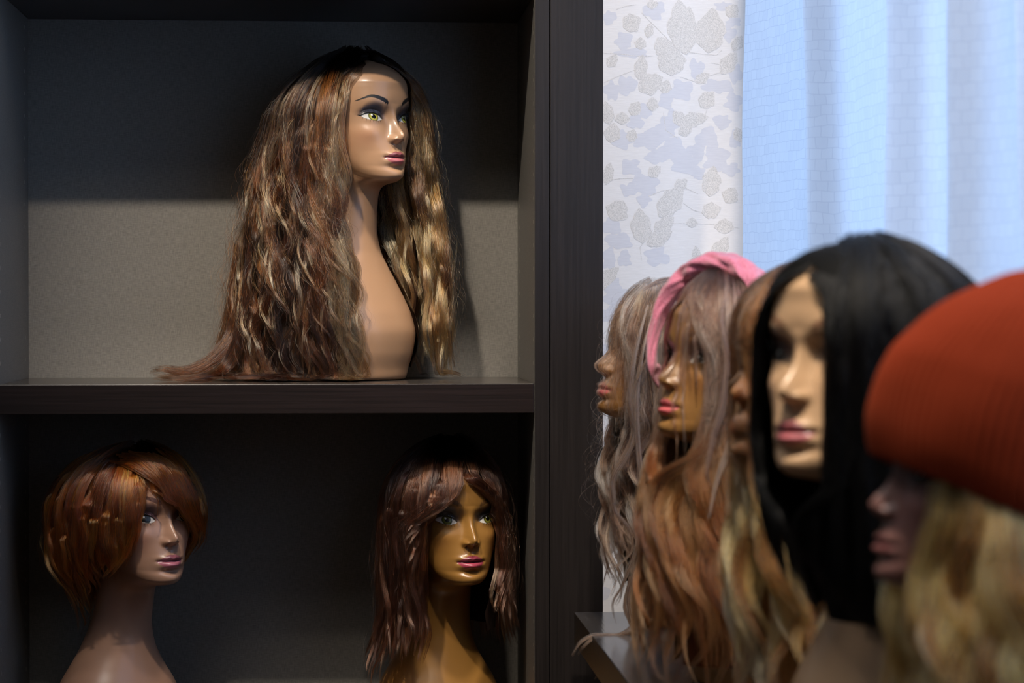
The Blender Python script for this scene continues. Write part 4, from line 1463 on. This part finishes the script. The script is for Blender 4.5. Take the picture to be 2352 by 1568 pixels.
# ---- straight black wig
h = H_BLACK
z = lambda py: zof(h, py)
env = Env(h, z(800), z(538) - z(800),
          rows(h, [(800, 1736, 2306, 114, 112), (1000, 1730, 2296, 114, 112), (1130, 1742, 2280, 116, 112), (1200, 1752, 2270, 116, 112), (1300, 1780, 2260, 114, 110), (1400, 1830, 2240, 108, 106),
                   (1500, 1880, 2170, 100, 100)]), 2,
          edge(h, [(600, 1), (618, -4), (650, -18), (700, -36), (800, -50), (1000, -54), (1110, -50), (1170, -12), (1250, -4)]),
          edge(h, [(600, 3), (618, 7), (650, 18), (700, 26), (760, 27), (1000, 26), (1110, 25), (1180, 4), (1250, -6)]), exp=1.15)
BK = [((4, 4, 5), 3), ((6, 6, 7), 2), ((3, 3, 3), 2)]
bk_end = lambda p: np.interp(p, [-120, -60, -20, 10, 36, 60, 100, 200], [z(1420), z(1290), z(1230), z(1290), z(1400), z(1480), z(1490), z(1490)])
base = dict(palette=BK, thick=0.42, amp=(0.5, 2), wave=(150, 260), n=30, w_root=10, w_mid=9, drift=1.5, wave_from=60, mix=0.1, fly=0.02, noise=0.5, tip_w=0.7, rise=70, root_layer=0.94, root=(3, 92))
layers = [
    dict(base, seed=101, locks=110, strands=70, phi=(3, 150), end=bk_end, end_sd=6, layer=(0.86, 1.01), edge_soft=5),
    dict(base, seed=102, locks=60, strands=60, phi=(-150, 1), end=bk_end, end_sd=6, layer=(0.95, 1.02), edge_soft=4, w_mid=5),
    dict(base, seed=103, locks=40, strands=50, phi=(140, 220), end=bk_end, end_sd=6, layer=(0.86, 1.0)),
]
W_BLACK = wig('straight glossy black wig, nearest one to the rust beanie', env, layers,
              dict(z_end=z(1420), cols=((3, 3, 3), (2, 2, 2)), shell=0.84, low=0.74, z_open=z(618)), (), M_HAIR_BLACK)

# ---- blonde waves under the beanie
h = H_HAT
z = lambda py: zof(h, py)
env = Env(h, z(1120), 60,
          rows(h, [(1120, 2070, 2520, 88, 90), (1200, 2078, 2530, 96, 96), (1300, 2080, 2540, 108, 104), (1400, 2068, 2550, 120, 108), (1568, 2050, 2560, 130, 112), (2100, 2050, 2560, 130, 112)]), -10,
          edge(h, [(1000, -70), (1200, -74), (1400, -78), (1600, -80)]),
          edge(h, [(1000, 54), (1185, 48), (1300, 40), (1400, 36), (1568, 32), (1800, 30)]), exp=0.25)
BD = [((212, 156, 80), 3), ((176, 118, 52), 2.6), ((228, 194, 136), 1.8), ((120, 72, 28), 1.8), ((76, 44, 16), 1.1)]
base = dict(palette=BD, thick=0.5, amp=(11, 20), wave=(150, 210), n=36, w_root=12, w_mid=16, wave_sync=0.6, flat=0.7, drift=6, floor=0, wave_from=20, curl=0.9, root=(70, 92), tip_w=0.5, mix=0.2)
layers = [
    dict(base, seed=111, locks=80, strands=55, phi=(30, 170), end=(60, 190), layer=(0.86, 1.03), edge_soft=10, root_layer=0.9),
    dict(base, seed=112, locks=40, strands=45, phi=(-120, -40), end=(60, 190), layer=(0.86, 1.0), edge_soft=8, root_layer=0.9),
    dict(base, seed=113, locks=40, strands=45, phi=(160, 250), end=(60, 190), layer=(0.86, 1.0), root_layer=0.9),
]
W_HAT = wig('golden blonde wavy wig hanging out below the rust beanie', env, layers,
            dict(z_end=90, cols=((84, 56, 28), (104, 72, 38)), shell=0.8, low=0.7, z_open=z(900)), (), M_HAIR_SOFT)

# ------------------------------------------------------------------ beanie


def mat_knit():
    m, nt, b = new_mat('rust_knit')
    L = nt.links.new
    uv = N(nt, 'ShaderNodeUVMap')
    mp = N(nt, 'ShaderNodeMapping')
    mp.inputs['Scale'].default_value = (1, 1, 1)
    n = N(nt, 'ShaderNodeTexNoise', Scale=240.0, Detail=2.0)
    cr = N(nt, 'ShaderNodeValToRGB')
    cr.color_ramp.elements[0].color = rgba(128, 44, 22)
    cr.color_ramp.elements[1].color = rgba(160, 62, 34)
    L(uv.outputs[0], n.inputs['Vector'])
    L(n.outputs['Fac'], cr.inputs['Fac'])
    L(cr.outputs['Color'], b.inputs['Base Color'])
    b.inputs['Roughness'].default_value = 0.9
    b.inputs['Sheen Weight'].default_value = 0.25
    b.inputs['Sheen Tint'].default_value = rgba(230, 140, 100)
    b.inputs['Specular IOR Level'].default_value = 0.1
    return m


def build_beanie():
    h = H_HAT
    #        v    front  back  halfwidth  z    tilt
    tab = [(0.00, -78, 116, 90, 338, 0.44), (0.02, -80, 121, 93, 334, 0.44), (0.06, -83, 126, 97, 341, 0.44), (0.15, -85, 133, 102, 362, 0.43), (0.30, -80, 140, 105, 397, 0.39),
           (0.45, -69, 145, 104, 429, 0.35), (0.60, -49, 146, 98, 460, 0.29), (0.75, -22, 139, 84, 490, 0.24), (0.86, 8, 126, 62, 512, 0.19), (0.94, 36, 108, 38, 527, 0.15), (1.0, 70, 72, 1, 534, 0.15)]
    T = np.array(tab)
    nv, nu = 150, 900
    v = np.linspace(0, 1, nv)
    c = [pchip(T[:, 0], T[:, j], v)[:, None] for j in range(1, 6)]
    a = np.linspace(0, 2 * PI, nu, endpoint=False)[None]
    ribs = 84
    amp = 3.0 * smooth(1.0, 0.85, v)[:, None]
    rib = np.sqrt(np.abs(np.cos(a * ribs / 2)) + 0.02)
    cx, hx, hy = (c[0] + c[1]) / 2, (c[1] - c[0]) / 2, c[2]
    wob = 1 + 0.010 * np.sin(3 * a + 4 * v[:, None]) + 0.008 * np.sin(7 * a - 9 * v[:, None])
    x = cx + (hx * wob - 3 + amp * rib) * np.cos(a)
    y = (hy * wob - 3 + amp * rib) * np.sin(a)
    zz = c[3] - c[4] * (x - 16)
    V = np.stack([x, y, zz], -1)
    # inner turned-in hem
    inn = V[:1].copy()
    ctr = np.array([16, 0, 0])
    hem = []
    for k, (sh, up) in enumerate(((0.955, 10), (0.965, 3), (0.985, -1))):
        r = V[:1].copy()
        r[..., :2] = (r[..., :2] - ctr[:2]) * sh + ctr[:2]
        r[..., 2] += up
        hem.append(r)
    V = np.concatenate(hem + [V], 0)
    nv2 = V.shape[0]
    idx = np.arange(nv2 * nu).reshape(nv2, nu)
    nx = np.roll(idx, -1, 1)
    f = np.stack([idx[:-1], nx[:-1], nx[1:], idx[1:]], -1).reshape(-1, 4)
    me = np_mesh('beanie', V.reshape(-1, 3) * 0.001, f)
    uvl = me.uv_layers.new(name='UVMap')
    vi = np.empty(len(me.loops), dtype=np.int32)
    me.loops.foreach_get('vertex_index', vi)
    uu = np.stack([np.broadcast_to(a / (2 * PI), (nv2, nu)), np.broadcast_to(np.linspace(0, 1, nv2)[:, None], (nv2, nu))], -1).reshape(-1, 2)
    uvl.data.foreach_set('uv', uu[vi].astype(np.float32).ravel())
    o = link('beanie', me, mat_knit())
    o.location = (h.X, h.Y, h.Z)
    tag(o, 'rust orange ribbed knit beanie pulled low on the nearest head', 'beanie')


build_beanie()

# ------------------------------------------------------------------ headband


def mat_towel():
    m, nt, b = new_mat('pink_towelling')
    L = nt.links.new
    tc = N(nt, 'ShaderNodeTexCoord')
    n = N(nt, 'ShaderNodeTexNoise', Scale=420.0, Detail=2.0)
    cr = N(nt, 'ShaderNodeValToRGB')
    cr.color_ramp.elements[0].position = 0.3
    cr.color_ramp.elements[0].color = rgba(206, 108, 134)
    cr.color_ramp.elements[1].position = 0.7
    cr.color_ramp.elements[1].color = rgba(236, 150, 176)
    bp = N(nt, 'ShaderNodeBump', Strength=0.6, Distance=0.002)
    L(tc.outputs['Object'], n.inputs['Vector'])
    L(n.outputs['Fac'], cr.inputs['Fac'])
    L(cr.outputs['Color'], b.inputs['Base Color'])
    L(n.outputs['Fac'], bp.inputs['Height'])
    L(bp.outputs['Normal'], b.inputs['Normal'])
    b.inputs['Roughness'].default_value = 0.95
    b.inputs['Sheen Weight'].default_value = 0.6
    return m


def build_headband():
    h = H_PINK
    O = np.array([-22, -37, 424.0])
    e1 = np.array([70, -63, 8.0])
    e2 = np.array([10, 47, 128.0])
    e3 = np.array([75, 60, -70.0])
    n, m = 220, 28
    b = np.linspace(0, 2 * PI, n, endpoint=False)
    sb = np.sin(b)[:, None]
    up = np.sign(sb) * np.abs(sb) ** 0.85
    P = O - np.cos(b)[:, None] * e1 + np.where(sb > 0, up * e2, -up * e3)
    T = np.roll(P, -1, 0) - np.roll(P, 1, 0)
    T /= np.linalg.norm(T, axis=1, keepdims=True)
    C = np.array([0, 0, 440.0])
    R = P - C
    R -= T * (R * T).sum(1, keepdims=True)
    R /= np.linalg.norm(R, axis=1, keepdims=True)
    Wd = np.cross(T, R)
    a = np.linspace(0, 2 * PI, m, endpoint=False)[None]
    top = smooth(0.1, 1.0, np.sin(b))[:, None]
    hw = 13 + 9 * top
    ht = 7.0 + 6.0 * top
    pleat = 1 + 0.10 * np.sin(5 * a + 9 * b[:, None]) + 0.08 * np.sin(3 * a - 14 * b[:, None] + 1) + 0.05 * np.sin(8 * a + 23 * b[:, None])
    pinch = 1 - 0.45 * np.exp(-((b[:, None] - 1.05) / 0.10) ** 2)
    u = hw * pinch * np.cos(a) * pleat
    v = ht * np.sin(a) * pleat * (0.8 + 0.2 * pinch)
    V = P[:, None] + R[:, None] * (v[..., None] + 1) + Wd[:, None] * u[..., None]
    T3 = np.stack([h.T, np.roll(h.T, 1, 0), np.roll(h.T, -1, 0)]).max(0)
    rr = np.hypot(V[..., 0], V[..., 1])
    hr = table_r(T3, np.clip(V[..., 2] / h.sc, 0, 606), np.arctan2(V[..., 1], V[..., 0]) + PI / 2 - h.psi) * h.sc + 12.5 + 0.25 * (ht + v)
    fi = (np.degrees(np.arctan2(V[..., 1], V[..., 0])) + 90 - math.degrees(h.psi) + 180) % 360 - 180
    hr = np.maximum(hr, np.where((np.abs(fi) > 78) & (V[..., 2] < 455), 92 + 0.5 * (ht + v), 0))
    hr = np.where(V[..., 2] / h.sc > 545, 0, hr)
    push = np.maximum(1, hr / (rr + 1e-6))
    V[..., 0] *= push
    V[..., 1] *= push
    idx = np.arange(n * m).reshape(n, m)
    i2, i3 = np.roll(idx, -1, 0), np.roll(idx, -1, 1)
    i4 = np.roll(i2, -1, 1)
    f = np.stack([idx, i3, i4, i2], -1).reshape(-1, 4)
    me = np_mesh('headband', V.reshape(-1, 3) * 0.001, f)
    o = link('headband', me, mat_towel())
    o.location = (h.X, h.Y, h.Z)
    md = o.modifiers.new('sub', 'SUBSURF')
    md.levels = 1
    md.render_levels = 1
    tag(o, 'pink towelling headband stretched over the copper wig', 'headband')


build_headband()

# ------------------------------------------------------------------ light


def spot(name, loc, target, power, col, size, blend, radius):
    d = bpy.data.lights.new(name, 'SPOT')
    d.energy = power
    d.color = col
    d.spot_size = math.radians(size)
    d.spot_blend = blend
    d.shadow_soft_size = radius
    o = bpy.data.objects.new(name, d)
    COL.objects.link(o)
    o.location = loc
    o.rotation_euler = (Vector(target) - Vector(loc)).to_track_quat('-Z', 'Y').to_euler()
    return o


def area(name, loc, target, power, col, sx, sy):
    d = bpy.data.lights.new(name, 'AREA')
    d.shape = 'RECTANGLE'
    d.size, d.size_y = sx, sy
    d.energy = power
    d.color = col
    o = bpy.data.objects.new(name, d)
    COL.objects.link(o)
    o.location = loc
    o.rotation_euler = (Vector(target) - Vector(loc)).to_track_quat('-Z', 'Y').to_euler()
    return o


spot('ceiling_spot_bookcase', (-0.40, 2.5, CAMZ + 1.80), (0.03, 4.2, DZ(0.06)), 195, (1.0, 0.87, 0.72), 36, 0.9, 0.035)
spot('ceiling_spot_heads', (0.24, 1.2, ROOM_Z1 - 0.12), (0.50, 2.6, DZ(0.0)), 540, (1.0, 0.87, 0.72), 40, 1.0, 0.08)
spot('ceiling_spot_wall', (0.50, 2.5, ROOM_Z1 - 0.1), (0.50, 4.42, DZ(0.20)), 400, (1.0, 0.90, 0.80), 40, 1.0, 0.15)
area('ambient_fill', (-0.9, 1.2, ROOM_Z1 - 0.03), (-0.9, 1.2, 0), 30, (1.0, 0.97, 0.94), 1.6, 1.6)  # soft fill lamp added overhead for ambient light, not a real fixture
area('daylight', (1.75, 2.85, 2.1), (0.7, 2.85, 2.05), 90, (0.42, 0.62, 1.0), 3.6, 2.4)

wd = bpy.data.worlds.new('world')
S.world = wd
wd.use_nodes = True
bg = wd.node_tree.nodes['Background']
bg.inputs['Color'].default_value = (0.35, 0.55, 1.0, 1)
bg.inputs['Strength'].default_value = 0.15

# ------------------------------------------------------------------ render look
S.view_settings.view_transform = 'Standard'
S.view_settings.look = 'None'
S.view_settings.exposure = 0.0
S.cycles.use_denoising = True
S.cycles.use_adaptive_sampling = True
S.cycles.adaptive_threshold = 0.06
S.cycles.adaptive_min_samples = 16
S.cycles.max_bounces = 6
S.cycles.diffuse_bounces = 2
S.cycles.glossy_bounces = 3
S.cycles.transmission_bounces = 5
S.cycles.transparent_max_bounces = 8
S.cycles.sample_clamp_indirect = 6.0
S.cycles.caustics_reflective = False
S.cycles.caustics_refractive = False
S.cycles_curves.shape = 'RIBBONS'
S.cycles_curves.subdivisions = 2
